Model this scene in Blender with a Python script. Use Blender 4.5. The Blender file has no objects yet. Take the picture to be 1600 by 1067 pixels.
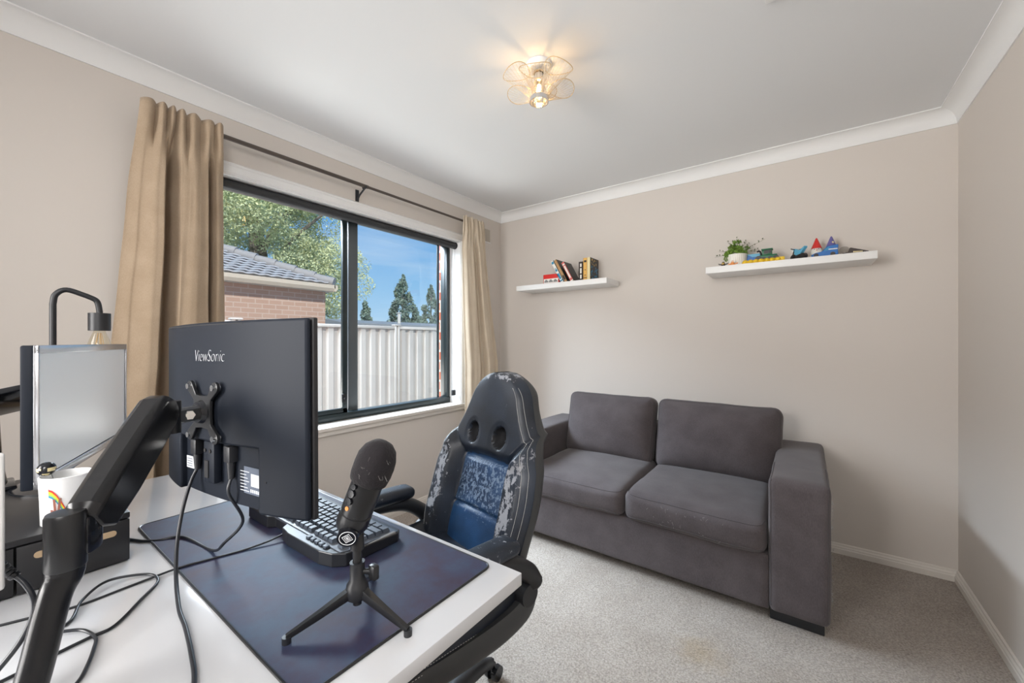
import bpy, bmesh, math, random
from mathutils import Vector, Matrix, noise, Euler
random.seed(7)
SC = bpy.context.scene
COL = SC.collection
PI = math.pi
FLOOR = -0.015
DESK = 0.740
FR = {}
V = Vector

# ------------------------------------------------------------------ materials
def mat(name, color, rough=0.5, metal=0.0, spec=0.5, bump=None, vary=None, emit=None, coat=0.0, sheen=0.0, aniso=None, trans=None):
    m = bpy.data.materials.new(name); m.use_nodes = True
    nt = m.node_tree; b = nt.nodes['Principled BSDF']
    b.inputs['Base Color'].default_value = (*color, 1)
    b.inputs['Roughness'].default_value = rough
    b.inputs['Metallic'].default_value = metal
    b.inputs['Specular IOR Level'].default_value = spec
    b.inputs['Coat Weight'].default_value = coat
    b.inputs['Sheen Weight'].default_value = sheen
    if trans: b.inputs['Transmission Weight'].default_value = trans
    tc = nt.nodes.new('ShaderNodeTexCoord')
    if vary:                                   # (scale, colour 2, contrast lo, hi)
        n = nt.nodes.new('ShaderNodeTexNoise'); n.inputs['Scale'].default_value = vary[0]; n.inputs['Detail'].default_value = 6
        r = nt.nodes.new('ShaderNodeValToRGB')
        r.color_ramp.elements[0].position = vary[2]; r.color_ramp.elements[1].position = vary[3]
        r.color_ramp.elements[0].color = (*color, 1); r.color_ramp.elements[1].color = (*vary[1], 1)
        nt.links.new(tc.outputs['Object'], n.inputs['Vector']); nt.links.new(n.outputs['Fac'], r.inputs['Fac'])
        nt.links.new(r.outputs['Color'], b.inputs['Base Color'])
    if bump:                                   # (scale, strength, distance)
        n = nt.nodes.new('ShaderNodeTexNoise'); n.inputs['Scale'].default_value = bump[0]; n.inputs['Detail'].default_value = 5
        bp = nt.nodes.new('ShaderNodeBump'); bp.inputs['Strength'].default_value = bump[1]
        bp.inputs['Distance'].default_value = bump[2] if len(bump) > 2 else 0.002
        nt.links.new(tc.outputs['Object'], n.inputs['Vector']); nt.links.new(n.outputs['Fac'], bp.inputs['Height'])
        nt.links.new(bp.outputs['Normal'], b.inputs['Normal'])
    if emit:
        b.inputs['Emission Color'].default_value = (*emit[0], 1); b.inputs['Emission Strength'].default_value = emit[1]
    return m

def N(nt, t, **kw):
    n = nt.nodes.new(t)
    for k, v in kw.items():
        if k.startswith('_'): setattr(n, k[1:], v)
        else: n.inputs[k.replace('_', ' ')].default_value = v
    return n

M = {}
M['wall'] = mat('wall_paint', (0.63, 0.583, 0.538), 0.75, spec=0.25, bump=(220, 0.05, 0.001))
M['ceiling'] = mat('ceiling_paint', (0.735, 0.745, 0.755), 0.85, spec=0.2, bump=(300, 0.04, 0.001))
M['cornice'] = mat('cornice_paint', (0.78, 0.78, 0.775), 0.6, spec=0.3)
M['trim'] = mat('cream_gloss_trim', (0.68, 0.64, 0.59), 0.35)
M['white_trim'] = mat('white_gloss_trim', (0.78, 0.775, 0.77), 0.35)
M['white'] = mat('white_laminate', (0.82, 0.82, 0.82), 0.3)
M['desk'] = mat('white_gloss_desk', (0.64, 0.65, 0.675), 0.10, coat=0.4)
M['desk_edge'] = mat('desk_edge', (0.66, 0.66, 0.66), 0.3)
M['desk_leg'] = mat('white_metal', (0.75, 0.75, 0.75), 0.35)
M['alu_black'] = mat('black_aluminium', (0.012, 0.022, 0.025), 0.3, spec=0.6)
M['alu_grey'] = mat('sash_grey', (0.10, 0.115, 0.125), 0.35)
M['blind'] = mat('charcoal_blind_fabric', (0.03, 0.031, 0.034), 0.7, bump=(900, 0.2))
M['rod'] = mat('bronze_rod', (0.11, 0.09, 0.078), 0.35, metal=0.6)
M['black_plastic'] = mat('black_plastic', (0.016, 0.017, 0.02), 0.42, bump=(900, 0.05, 0.0005))
M['monitor'] = mat('charcoal_plastic', (0.011, 0.014, 0.021), 0.5, spec=0.14, bump=(1500, 0.05, 0.0003))
M['monitor_side'] = mat('monitor_side_plastic', (0.02, 0.02, 0.022), 0.5)
M['gloss_black'] = mat('gloss_black', (0.01, 0.011, 0.014), 0.12)
M['satin_black'] = mat('satin_black', (0.014, 0.0145, 0.016), 0.3, bump=(1400, 0.08, 0.0004))
M['arm_black'] = mat('arm_black', (0.013, 0.013, 0.014), 0.24, spec=0.35, bump=(1600, 0.06, 0.0003))
M['steel'] = mat('brushed_steel', (0.55, 0.54, 0.52), 0.3, metal=1.0)
M['chrome'] = mat('chrome', (0.8, 0.8, 0.8), 0.1, metal=1.0)
M['cable'] = mat('cable_rubber', (0.02, 0.022, 0.027), 0.28)
M['screen'] = mat('screen_painted_haze', (0.86, 0.87, 0.89), 0.33, metal=0.75, spec=1.0)  # silver colour paints the window's grazing reflection onto a dark screen
M['silver'] = mat('silver_bezel', (0.62, 0.63, 0.66), 0.25, metal=0.9)
M['foam'] = mat('grey_foam', (0.017, 0.015, 0.017), 0.95, bump=(260, 0.7, 0.002), sheen=0.08, spec=0.2)
M['keycap'] = mat('blue_black_keycap', (0.055, 0.07, 0.095), 0.45)
M['kbd'] = mat('keyboard_black', (0.014, 0.015, 0.018), 0.35)
M['kbd_plate'] = mat('keyboard_plate', (0.09, 0.10, 0.12), 0.28)
M['kbd_grey'] = mat('keyboard_grey_trim', (0.24, 0.24, 0.24), 0.4)
M['mug'] = mat('white_ceramic', (0.80, 0.80, 0.80), 0.12)
M['cardboard'] = mat('slot_board', (0.5, 0.36, 0.22), 0.6)
M['riser'] = mat('riser_black', (0.018, 0.018, 0.02), 0.38, bump=(700, 0.1, 0.0004))
M['shelf'] = mat('white_shelf', (0.80, 0.80, 0.79), 0.45)
M['label_white'] = mat('label_white', (0.6, 0.62, 0.65), 0.5)
M['label_grey'] = mat('label_grey', (0.09, 0.11, 0.15), 0.5)
M['logo'] = mat('logo_white', (0.75, 0.77, 0.8), 0.4)
M['lens'] = mat('dark_lining', (0.008, 0.008, 0.01), 0.8)
M['fray'] = mat('frayed_grey_thread', (0.30, 0.29, 0.28), 0.8)
M['thread'] = mat('pale_thread', (0.62, 0.62, 0.60), 0.7)
M['switch'] = mat('beige_plate', (0.42, 0.38, 0.32), 0.5)
for nm, c in dict(red=(0.62, 0.03, 0.025), tan=(0.42, 0.25, 0.11), dark=(0.025, 0.022, 0.022), salmon=(0.66, 0.16, 0.14), brown=(0.035, 0.022, 0.017),
                  yellow=(0.75, 0.50, 0.02), mustard=(0.70, 0.40, 0.10), cream=(0.78, 0.66, 0.36), green=(0.01, 0.13, 0.055), blue=(0.01, 0.13, 0.42), teal=(0.02, 0.22, 0.40),
                  orange=(0.8, 0.3, 0.08), purple=(0.13, 0.11, 0.32), skin=(0.8, 0.55, 0.4), page=(0.75, 0.72, 0.65), sky=(0.12, 0.42, 0.62), gold=(0.5, 0.33, 0.08), handbrown=(0.28, 0.10, 0.07), lime=(0.3, 0.6, 0.1), gnomewhite=(0.8, 0.78, 0.72)).items():
    M[nm] = mat('plain_' + nm, c, 0.4)

def carpet():
    m = mat('loop_carpet', (0.56, 0.52, 0.485), 1.0, spec=0.1, sheen=0.2)
    nt = m.node_tree; b = nt.nodes['Principled BSDF']; L = nt.links.new
    tc = nt.nodes.new('ShaderNodeTexCoord')
    n1 = N(nt, 'ShaderNodeTexNoise', Scale=150.0, Detail=4.0, Roughness=0.75); n2 = N(nt, 'ShaderNodeTexNoise', Scale=5.0, Detail=4.0)
    L(tc.outputs['Object'], n1.inputs['Vector']); L(tc.outputs['Object'], n2.inputs['Vector'])
    r = N(nt, 'ShaderNodeValToRGB'); r.color_ramp.elements[0].position = 0.33; r.color_ramp.elements[1].position = 0.66
    r.color_ramp.elements[0].color = (0.225, 0.192, 0.165, 1); r.color_ramp.elements[1].color = (0.56, 0.50, 0.445, 1)
    L(n1.outputs['Fac'], r.inputs['Fac'])
    r2 = N(nt, 'ShaderNodeValToRGB'); r2.color_ramp.elements[0].position = 0.3; r2.color_ramp.elements[1].position = 0.7
    r2.color_ramp.elements[0].color = (0.86, 0.84, 0.82, 1); r2.color_ramp.elements[1].color = (1, 1, 1, 1)
    L(n2.outputs['Fac'], r2.inputs['Fac'])
    mx = N(nt, 'ShaderNodeMix', _data_type='RGBA', _blend_type='MULTIPLY'); mx.inputs[0].default_value = 1
    L(r.outputs['Color'], mx.inputs[6]); L(r2.outputs['Color'], mx.inputs[7])
    # old spill on the carpet in front of the sofa
    sub = N(nt, 'ShaderNodeVectorMath', _operation='SUBTRACT'); sub.inputs[1].default_value = (-0.33, 1.70, FLOOR)
    ln = N(nt, 'ShaderNodeVectorMath', _operation='LENGTH'); L(tc.outputs['Object'], sub.inputs[0]); L(sub.outputs[0], ln.inputs[0])
    ad = N(nt, 'ShaderNodeMath', _operation='ADD'); L(ln.outputs['Value'], ad.inputs[0])
    n3 = N(nt, 'ShaderNodeTexNoise', Scale=30.0); L(tc.outputs['Object'], n3.inputs['Vector'])
    ml = N(nt, 'ShaderNodeMath', _operation='MULTIPLY'); ml.inputs[1].default_value = 0.12; L(n3.outputs['Fac'], ml.inputs[0]); L(ml.outputs[0], ad.inputs[1])
    r3 = N(nt, 'ShaderNodeValToRGB'); r3.color_ramp.elements[0].position = 0.07; r3.color_ramp.elements[1].position = 0.18
    r3.color_ramp.elements[0].color = (0.9, 0.82, 0.68, 1); r3.color_ramp.elements[1].color = (1, 1, 1, 1); L(ad.outputs[0], r3.inputs['Fac'])
    m2 = N(nt, 'ShaderNodeMix', _data_type='RGBA', _blend_type='MULTIPLY'); m2.inputs[0].default_value = 1
    L(mx.outputs[2], m2.inputs[6]); L(r3.outputs['Color'], m2.inputs[7]); L(m2.outputs[2], b.inputs['Base Color'])
    bp = N(nt, 'ShaderNodeBump', Strength=0.9, Distance=0.006); L(n1.outputs['Fac'], bp.inputs['Height']); L(bp.outputs['Normal'], b.inputs['Normal'])
    return m
M['carpet'] = carpet()

def fabric(name, c1, c2, scale=420, strength=0.35, lint=None):
    m = mat(name, c1, 0.95, spec=0.15, sheen=0.15)
    nt = m.node_tree; b = nt.nodes['Principled BSDF']; L = nt.links.new
    tc = nt.nodes.new('ShaderNodeTexCoord')
    mp = N(nt, 'ShaderNodeMapping'); L(tc.outputs['Object'], mp.inputs['Vector'])
    na = N(nt, 'ShaderNodeTexNoise', Scale=scale, Detail=2.0); nb = N(nt, 'ShaderNodeTexNoise', Scale=9.0, Detail=5.0)
    mp.inputs['Scale'].default_value = (1, 1, 0.25)
    L(mp.outputs[0], na.inputs['Vector']); L(tc.outputs['Object'], nb.inputs['Vector'])
    ad = N(nt, 'ShaderNodeMath', _operation='ADD'); L(na.outputs['Fac'], ad.inputs[0]); L(nb.outputs['Fac'], ad.inputs[1])
    r = N(nt, 'ShaderNodeValToRGB'); r.color_ramp.elements[0].position = 0.38; r.color_ramp.elements[1].position = 0.62
    hf = N(nt, 'ShaderNodeMath', _operation='MULTIPLY'); hf.inputs[1].default_value = 0.5; L(ad.outputs[0], hf.inputs[0]); L(hf.outputs[0], r.inputs['Fac'])
    r.color_ramp.elements[0].color = (*c1, 1); r.color_ramp.elements[1].color = (*c2, 1)
    out = r.outputs['Color']
    if lint:
        w = N(nt, 'ShaderNodeTexNoise', Scale=38.0, Detail=8.0, Roughness=0.75, Distortion=2.5); L(tc.outputs['Object'], w.inputs['Vector'])
        rr = N(nt, 'ShaderNodeValToRGB'); rr.color_ramp.elements[0].position = 0.70; rr.color_ramp.elements[1].position = 0.78
        L(w.outputs['Fac'], rr.inputs['Fac'])
        mx = N(nt, 'ShaderNodeMix', _data_type='RGBA'); L(rr.outputs['Color'], mx.inputs[0]); L(out, mx.inputs[6]); mx.inputs[7].default_value = (*lint, 1); out = mx.outputs[2]
    L(out, b.inputs['Base Color'])
    bp = N(nt, 'ShaderNodeBump', Strength=strength, Distance=0.0015); L(na.outputs['Fac'], bp.inputs['Height']); L(bp.outputs['Normal'], b.inputs['Normal'])
    return m
M['sofa'] = fabric('sofa_fabric', (0.072, 0.060, 0.063), (0.100, 0.086, 0.089), lint=(0.2, 0.19, 0.18))
M['seam'] = mat('sofa_piping', (0.075, 0.065, 0.068), 0.9)
M['curtain'] = fabric('curtain_cloth', (0.34, 0.255, 0.175), (0.41, 0.315, 0.225), scale=600, strength=0.2)
M['curtain_r'] = fabric('curtain_cloth_lit', (0.56, 0.47, 0.36), (0.64, 0.55, 0.43), scale=600, strength=0.2)  # same cloth as the near curtain, lighter to paint in brighter light

def matpad():
    m = mat('leather_mat', (0.02, 0.03, 0.06), 0.6, spec=0.35, bump=(500, 0.12, 0.0006))
    nt = m.node_tree; b = nt.nodes['Principled BSDF']; L = nt.links.new
    tc = nt.nodes.new('ShaderNodeTexCoord')
    n = N(nt, 'ShaderNodeTexNoise', Scale=6.0, Detail=8.0, Roughness=0.65); L(tc.outputs['Object'], n.inputs['Vector'])
    r = N(nt, 'ShaderNodeValToRGB'); e = r.color_ramp.elements
    e[0].position = 0.35; e[0].color = (0.030, 0.014, 0.034, 1); e[1].position = 0.62; e[1].color = (0.034, 0.058, 0.105, 1)
    x = r.color_ramp.elements.new(0.48); x.color = (0.030, 0.030, 0.066, 1)
    L(n.outputs['Fac'], r.inputs['Fac']); L(r.outputs['Color'], b.inputs['Base Color'])
    r4 = N(nt, 'ShaderNodeMapRange'); r4.inputs['To Min'].default_value = 0.48; r4.inputs['To Max'].default_value = 0.68
    L(n.outputs['Fac'], r4.inputs['Value']); L(r4.outputs[0], b.inputs['Roughness'])
    return m
M['pad'] = matpad()

def leather(name, base, flake, thr, scale=60.0, speck=None, rough=0.36):
    """worn PU leather: flaked patches follow the 'wear' attribute"""
    m = mat(name, base, rough, spec=0.55)
    nt = m.node_tree; b = nt.nodes['Principled BSDF']; L = nt.links.new
    tc = nt.nodes.new('ShaderNodeTexCoord'); at = N(nt, 'ShaderNodeAttribute', _attribute_name='wear')
    mp = N(nt, 'ShaderNodeMapping'); mp.inputs['Scale'].default_value = (1.3, 1.3, 0.8); L(tc.outputs['Object'], mp.inputs['Vector'])
    n = N(nt, 'ShaderNodeTexNoise', Scale=scale, Detail=9.0, Roughness=0.72); L(mp.outputs[0], n.inputs['Vector'])
    ad = N(nt, 'ShaderNodeMath', _operation='MULTIPLY_ADD'); L(at.outputs['Fac'], ad.inputs[0]); ad.inputs[1].default_value = 0.26; L(n.outputs['Fac'], ad.inputs[2])
    r = N(nt, 'ShaderNodeValToRGB'); r.color_ramp.elements[0].position = thr; r.color_ramp.elements[1].position = thr + 0.02
    L(ad.outputs[0], r.inputs['Fac'])
    n2 = N(nt, 'ShaderNodeTexNoise', Scale=8.0, Detail=4.0); L(tc.outputs['Object'], n2.inputs['Vector'])
    r2 = N(nt, 'ShaderNodeValToRGB'); r2.color_ramp.elements[0].position = 0.35; r2.color_ramp.elements[1].position = 0.7
    r2.color_ramp.elements[0].color = (*[c * 0.7 for c in base], 1); r2.color_ramp.elements[1].color = (*[c * 1.9 for c in base], 1); L(n2.outputs['Fac'], r2.inputs['Fac'])
    mx = N(nt, 'ShaderNodeMix', _data_type='RGBA'); L(r.outputs['Color'], mx.inputs[0]); L(r2.outputs['Color'], mx.inputs[6]); mx.inputs[7].default_value = (*flake, 1)
    L(mx.outputs[2], b.inputs['Base Color'])
    mr = N(nt, 'ShaderNodeMapRange'); mr.inputs['To Min'].default_value = rough; mr.inputs['To Max'].default_value = 0.85; L(r.outputs['Color'], mr.inputs['Value']); L(mr.outputs[0], b.inputs['Roughness'])
    n4 = N(nt, 'ShaderNodeTexNoise', Scale=350.0, Detail=3.0); L(tc.outputs['Object'], n4.inputs['Vector'])
    a2 = N(nt, 'ShaderNodeMath', _operation='MULTIPLY_ADD'); L(r.outputs['Color'], a2.inputs[0]); a2.inputs[1].default_value = -1.2; L(n4.outputs['Fac'], a2.inputs[2])
    bp = N(nt, 'ShaderNodeBump', Strength=0.35, Distance=0.0015); L(a2.outputs[0], bp.inputs['Height']); L(bp.outputs['Normal'], b.inputs['Normal'])
    return m
M['leather'] = leather('black_leather', (0.011, 0.016, 0.026), (0.30, 0.31, 0.34), 0.70, scale=45.0, rough=0.40)  # dark base tinted blue to paint in the sky's reflection
M['leather_mesh'] = leather('mesh_leather_sky_sheen', (0.010, 0.040, 0.105), (0.17, 0.24, 0.35), 0.74, scale=90.0, rough=0.42)  # blue sheen of the window sky painted into the base colour
M['leather_side'] = mat('side_leather', (0.04, 0.042, 0.045), 0.4, bump=(300, 0.15, 0.001))

def brick(name, c1, c2, mortar, size):
    m = mat(name, c1, 0.9, spec=0.1); nt = m.node_tree; b = nt.nodes['Principled BSDF']; L = nt.links.new
    tc = nt.nodes.new('ShaderNodeTexCoord')
    sp = N(nt, 'ShaderNodeSeparateXYZ'); cb = N(nt, 'ShaderNodeCombineXYZ'); L(tc.outputs['Object'], sp.inputs[0])
    ad = N(nt, 'ShaderNodeMath', _operation='ADD'); L(sp.outputs['X'], ad.inputs[0]); L(sp.outputs['Y'], ad.inputs[1])
    L(ad.outputs[0], cb.inputs['X']); L(sp.outputs['Z'], cb.inputs['Y'])
    br = N(nt, 'ShaderNodeTexBrick', Scale=1.0); br.inputs['Color1'].default_value = (*c1, 1); br.inputs['Color2'].default_value = (*c2, 1); br.inputs['Mortar'].default_value = (*mortar, 1)
    br.inputs['Brick Width'].default_value = size[0]; br.inputs['Row Height'].default_value = size[1]; br.inputs['Mortar Size'].default_value = size[2]
    L(cb.outputs[0], br.inputs['Vector']); L(br.outputs['Color'], b.inputs['Base Color'])
    return m
M['brick_far'] = brick('pink_brick', (0.50, 0.335, 0.26), (0.46, 0.30, 0.23), (0.55, 0.43, 0.36), (0.23, 0.086, 0.008))
M['brick_red'] = brick('red_brick', (0.42, 0.10, 0.045), (0.38, 0.08, 0.04), (0.55, 0.45, 0.38), (0.11, 0.086, 0.01))
M['fence'] = mat('fence_cream', (0.345, 0.33, 0.31), 0.5, vary=(3, (0.32, 0.305, 0.285), 0.3, 0.7))
M['gutter'] = mat('gutter_cream', (0.58, 0.50, 0.40), 0.5)
M['soffit'] = mat('soffit_white', (0.62, 0.60, 0.56), 0.6)
M['tile'] = mat('tile_sky_sheen', (0.44, 0.45, 0.48), 0.4, spec=0.5)  # light colour paints sky sheen over dark charcoal tiles
M['ridge'] = mat('ridge_tile', (0.30, 0.29, 0.29), 0.6)
M['shed'] = mat('shed_grey', (0.24, 0.26, 0.28), 0.6)
M['ground'] = mat('ground_gravel', (0.42, 0.40, 0.36), 0.95, bump=(40, 0.5, 0.02), vary=(30, (0.5, 0.47, 0.42), 0.3, 0.7))
M['bark'] = mat('bark', (0.20, 0.17, 0.14), 0.9, bump=(30, 0.5, 0.02))
def leafmat(name, cs):
    m = mat(name, cs[0], 0.6, spec=0.3); nt = m.node_tree; b = nt.nodes['Principled BSDF']; L = nt.links.new
    tc = nt.nodes.new('ShaderNodeTexCoord'); n = N(nt, 'ShaderNodeTexNoise', Scale=2.2, Detail=8.0, Roughness=0.8); L(tc.outputs['Object'], n.inputs['Vector'])
    r = N(nt, 'ShaderNodeValToRGB'); r.color_ramp.elements[0].position = 0.3; r.color_ramp.elements[1].position = 0.68
    r.color_ramp.elements[0].color = (*cs[0], 1); r.color_ramp.elements[1].color = (*cs[2], 1)
    e = r.color_ramp.elements.new(0.5); e.color = (*cs[1], 1)
    L(n.outputs['Fac'], r.inputs['Fac']); L(r.outputs['Color'], b.inputs['Base Color'])
    return m
M['gum'] = leafmat('gum_leaves', ((0.30, 0.36, 0.24), (0.55, 0.60, 0.34), (0.85, 0.80, 0.42)))
M['conifer'] = leafmat('conifer_needles', ((0.10, 0.16, 0.16), (0.18, 0.26, 0.22), (0.30, 0.36, 0.24)))
M['shrub'] = leafmat('shrub_leaves', ((0.06, 0.15, 0.02), (0.18, 0.34, 0.05), (0.36, 0.50, 0.09)))
M['potleaf'] = leafmat('pot_leaves', ((0.05, 0.13, 0.02), (0.18, 0.32, 0.05), (0.36, 0.48, 0.10)))
M['potleaf'].node_tree.nodes['Noise Texture'].inputs['Scale'].default_value = 60
M['twig'] = mat('olive_twig', (0.13, 0.14, 0.08), 0.7)

def glass(name, tint, refl=1.0):
    m = bpy.data.materials.new(name); m.use_nodes = True; nt = m.node_tree; nt.nodes.remove(nt.nodes['Principled BSDF'])
    out = nt.nodes['Material Output']; L = nt.links.new
    t = N(nt, 'ShaderNodeBsdfTransparent'); t.inputs[0].default_value = (*tint, 1)
    g = N(nt, 'ShaderNodeBsdfGlossy', Roughness=0.0); g.inputs[0].default_value = (refl, refl, refl, 1)
    lw = N(nt, 'ShaderNodeLayerWeight', Blend=0.5); pw = N(nt, 'ShaderNodeMath', _operation='POWER'); pw.inputs[1].default_value = 5.0; L(lw.outputs['Facing'], pw.inputs[0])
    fr = N(nt, 'ShaderNodeMath', _operation='MULTIPLY_ADD'); fr.inputs[1].default_value = 0.96; fr.inputs[2].default_value = 0.04; L(pw.outputs[0], fr.inputs[0]); mx = N(nt, 'ShaderNodeMixShader')
    L(fr.outputs[0], mx.inputs[0]); L(t.outputs[0], mx.inputs[1]); L(g.outputs[0], mx.inputs[2]); L(mx.outputs[0], out.inputs[0])
    return m
M['glass'] = glass('window_glass', (0.97, 0.985, 0.98), 0.7)
M['bulb_glass'] = glass('bulb_glass', (0.96, 0.93, 0.85))
M['clear'] = glass('clear_plastic', (0.80, 0.80, 0.79))
M['screenmesh'] = glass('fly_screen', (0.86, 0.87, 0.88), 0.1)
M['fil'] = mat('filament', (1, 0.6, 0.2), 0.5, emit=((1.0, 0.62, 0.25), 25))
M['fil_off'] = mat('filament_unlit', (0.6, 0.4, 0.2), 0.4)
M['brass_wire'] = mat('white_gold_wire', (0.55, 0.42, 0.24), 0.35)
M['wire_white'] = mat('white_wire', (0.62, 0.55, 0.43), 0.4)

# ------------------------------------------------------------------ mesh helpers
def thing(name, label, cat, loc=(0, 0, 0), rot=0, group=None):
    o = bpy.data.objects.new(name, None); COL.objects.link(o); o.empty_display_size = 0.05
    e = (0, 0, rot) if not isinstance(rot, tuple) else rot
    o.location = loc; o.rotation_euler = e
    o['label'] = label; o['category'] = cat
    if group: o['group'] = group
    FR[o] = Matrix.Translation(loc) @ Euler(e).to_matrix().to_4x4()
    return o
def tag(o, label, cat, group=None, kind=None):
    o['label'] = label; o['category'] = cat
    if group: o['group'] = group
    if kind: o['kind'] = kind
    return o
def obj(name, bm, m, parent=None, world=False, smooth=40, label=None, mods=None, recalc=True):
    if parent is not None and world: bm.transform(FR[parent].inverted())
    if recalc: bmesh.ops.recalc_face_normals(bm, faces=bm.faces)
    me = bpy.data.meshes.new(name)
    if smooth:
        for f in bm.faces: f.smooth = True
    bm.to_mesh(me); bm.free()
    ms = m if isinstance(m, (list, tuple)) else [m]
    for x in ms: me.materials.append(M[x] if isinstance(x, str) else x)
    if smooth and smooth < 180: me.set_sharp_from_angle(angle=math.radians(smooth))
    o = bpy.data.objects.new(name, me); COL.objects.link(o)
    if parent is not None:
        o.parent = parent; FR[o] = FR[parent]
    else: FR[o] = Matrix()
    if label: o['label'] = label
    if mods: mods(o)
    return o
def struct(name, bm, m, parent=None, **k):
    o = obj(name, bm, m, parent, **k)
    if parent is None: o['kind'] = 'structure'
    return o
def dup(root, loc, rot=None, label=None):
    r = root.copy(); COL.objects.link(r); r.location = loc
    if rot is not None: r.rotation_euler = (0, 0, rot)
    if label: r['label'] = label
    for ch in [c for c in COL.objects if c.parent == root]:
        c = ch.copy(); COL.objects.link(c); c.parent = r
        for g in [q for q in COL.objects if q.parent == ch]:
            d = g.copy(); COL.objects.link(d); d.parent = c
    return r
def bevel_mod(w, seg=3):
    def f(o):
        md = o.modifiers.new('bevel', 'BEVEL'); md.width = w; md.segments = seg; md.limit_method = 'ANGLE'; md.angle_limit = math.radians(35)
    return f
def nb(): return bmesh.new()
def box(bm, x0, x1, y0, y1, z0, z1, bev=0, mi=0, rot=None, piv=None, seg=2):
    c = V(((x0 + x1) / 2, (y0 + y1) / 2, (z0 + z1) / 2))
    r = bmesh.ops.create_cube(bm, size=1, matrix=Matrix.Translation(c) @ Matrix.Diagonal((abs(x1 - x0), abs(y1 - y0), abs(z1 - z0), 1)))
    vs = r['verts']; fs = list({f for v in vs for f in v.link_faces})
    if bev:
        es = list({e for v in vs for e in v.link_edges})
        rr = bmesh.ops.bevel(bm, geom=es, offset=bev, segments=seg, affect='EDGES', profile=0.5)
        vs = list({v for v in rr['verts']} | {v for v in vs if v.is_valid}); fs = list({f for v in vs if v.is_valid for f in v.link_faces})
    for f in fs: f.material_index = mi
    if rot is not None: bmesh.ops.rotate(bm, verts=[v for v in vs if v.is_valid], cent=piv or c, matrix=rot)
    return vs
def bx(*a, **k):
    bm = nb(); box(bm, *a, **k); return bm
def frame_axes(d):
    d = d.normalized(); up = V((0, 0, 1)) if abs(d.z) < 0.95 else V((0, 1, 0))
    s = d.cross(up).normalized(); return s, s.cross(d).normalized()
def cyl(bm, p0, p1, r0, r1=None, n=20, cap=True, mi=0):
    p0, p1 = V(p0), V(p1); r1 = r0 if r1 is None else r1
    s, u = frame_axes(p1 - p0); A, B = [], []
    for i in range(n):
        a = 2 * PI * i / n; q = s * math.cos(a) + u * math.sin(a)
        A.append(bm.verts.new(p0 + q * r0)); B.append(bm.verts.new(p1 + q * r1))
    for i in range(n):
        f = bm.faces.new((A[i], A[(i + 1) % n], B[(i + 1) % n], B[i])); f.material_index = mi
    if cap:
        bm.faces.new(A[::-1]).material_index = mi; bm.faces.new(B).material_index = mi
def catmull(pts, k=8):
    P = [V(p) for p in pts]
    if len(P) < 3: return P
    out = []
    for i in range(len(P) - 1):
        a = P[i - 1] if i else P[0] * 2 - P[1]; b = P[i]; c = P[i + 1]; d = P[i + 2] if i + 2 < len(P) else P[-1] * 2 - P[-2]
        for j in range(k):
            t = j / k
            out.append(0.5 * ((2 * b) + (c - a) * t + (2 * a - 5 * b + 4 * c - d) * t * t + (3 * b - a - 3 * c + d) * t ** 3))
    out.append(P[-1]); return out
def tube(bm, pts, r, n=10, k=8, closed=False, sm=True, mi=0, sec=None):
    """r: number or list per control point; sec: list of (a,b) section points scaled by r instead of a circle"""
    P = catmull(pts, k) if sm else [V(p) for p in pts]
    m = len(P)
    def rad(i):
        if not isinstance(r, (list, tuple)): return r
        t = i / (m - 1) * (len(r) - 1); a = int(min(t, len(r) - 2)); return r[a] + (r[a + 1] - r[a]) * (t - a)
    rings = []; up = None
    for i, p in enumerate(P):
        d = (P[min(i + 1, m - 1)] - P[max(i - 1, 0)])
        if closed and i in (0, m - 1): d = P[1] - P[-2]
        d.normalize()
        if up is None:
            s, up = frame_axes(d)
        up = (up - d * up.dot(d)).normalized(); s = d.cross(up).normalized()
        ring = []
        S = sec or [(math.cos(2 * PI * j / n), math.sin(2 * PI * j / n)) for j in range(n)]
        for a, b in S: ring.append(bm.verts.new(p + (s * a + up * b) * rad(i)))
        rings.append(ring)
    nn = len(rings[0])
    for A, B in zip(rings, rings[1:]):
        for j in range(nn):
            bm.faces.new((A[j], A[(j + 1) % nn], B[(j + 1) % nn], B[j])).material_index = mi
    bm.faces.new(rings[0][::-1]).material_index = mi; bm.faces.new(rings[-1]).material_index = mi
    return rings
def lathe(bm, prof, n=32, c=(0, 0, 0), mi=0, M4=None):
    rings = []; new = []
    for r, z in prof:
        if r < 1e-6:
            v = bm.verts.new(V(c) + V((0, 0, z))); rings.append([v]); new.append(v)
        else:
            R = [bm.verts.new(V(c) + V((r * math.cos(2 * PI * i / n), r * math.sin(2 * PI * i / n), z))) for i in range(n)]; rings.append(R); new += R
    for A, B in zip(rings, rings[1:]):
        for i in range(n):
            j = (i + 1) % n
            if len(A) == 1 and len(B) == 1: continue
            if len(A) == 1: f = bm.faces.new((A[0], B[j], B[i]))
            elif len(B) == 1: f = bm.faces.new((A[i], A[j], B[0]))
            else: f = bm.faces.new((A[i], A[j], B[j], B[i]))
            f.material_index = mi
    if M4 is not None: bmesh.ops.transform(bm, matrix=M4, verts=new)
    return new
def prism(bm, poly, axis, a, b, mi=0):
    """poly: 2D points; extruded along axis (0,1,2) from a to b"""
    def P(q, t):
        l = list(q); l.insert(axis, t); return V(l)
    A = [bm.verts.new(P(q, a)) for q in poly]; B = [bm.verts.new(P(q, b)) for q in poly]; n = len(poly)
    for i in range(n): bm.faces.new((A[i], A[(i + 1) % n], B[(i + 1) % n], B[i])).material_index = mi
    bm.faces.new(A[::-1]).material_index = mi; bm.faces.new(B).material_index = mi
    return A + B
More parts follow.
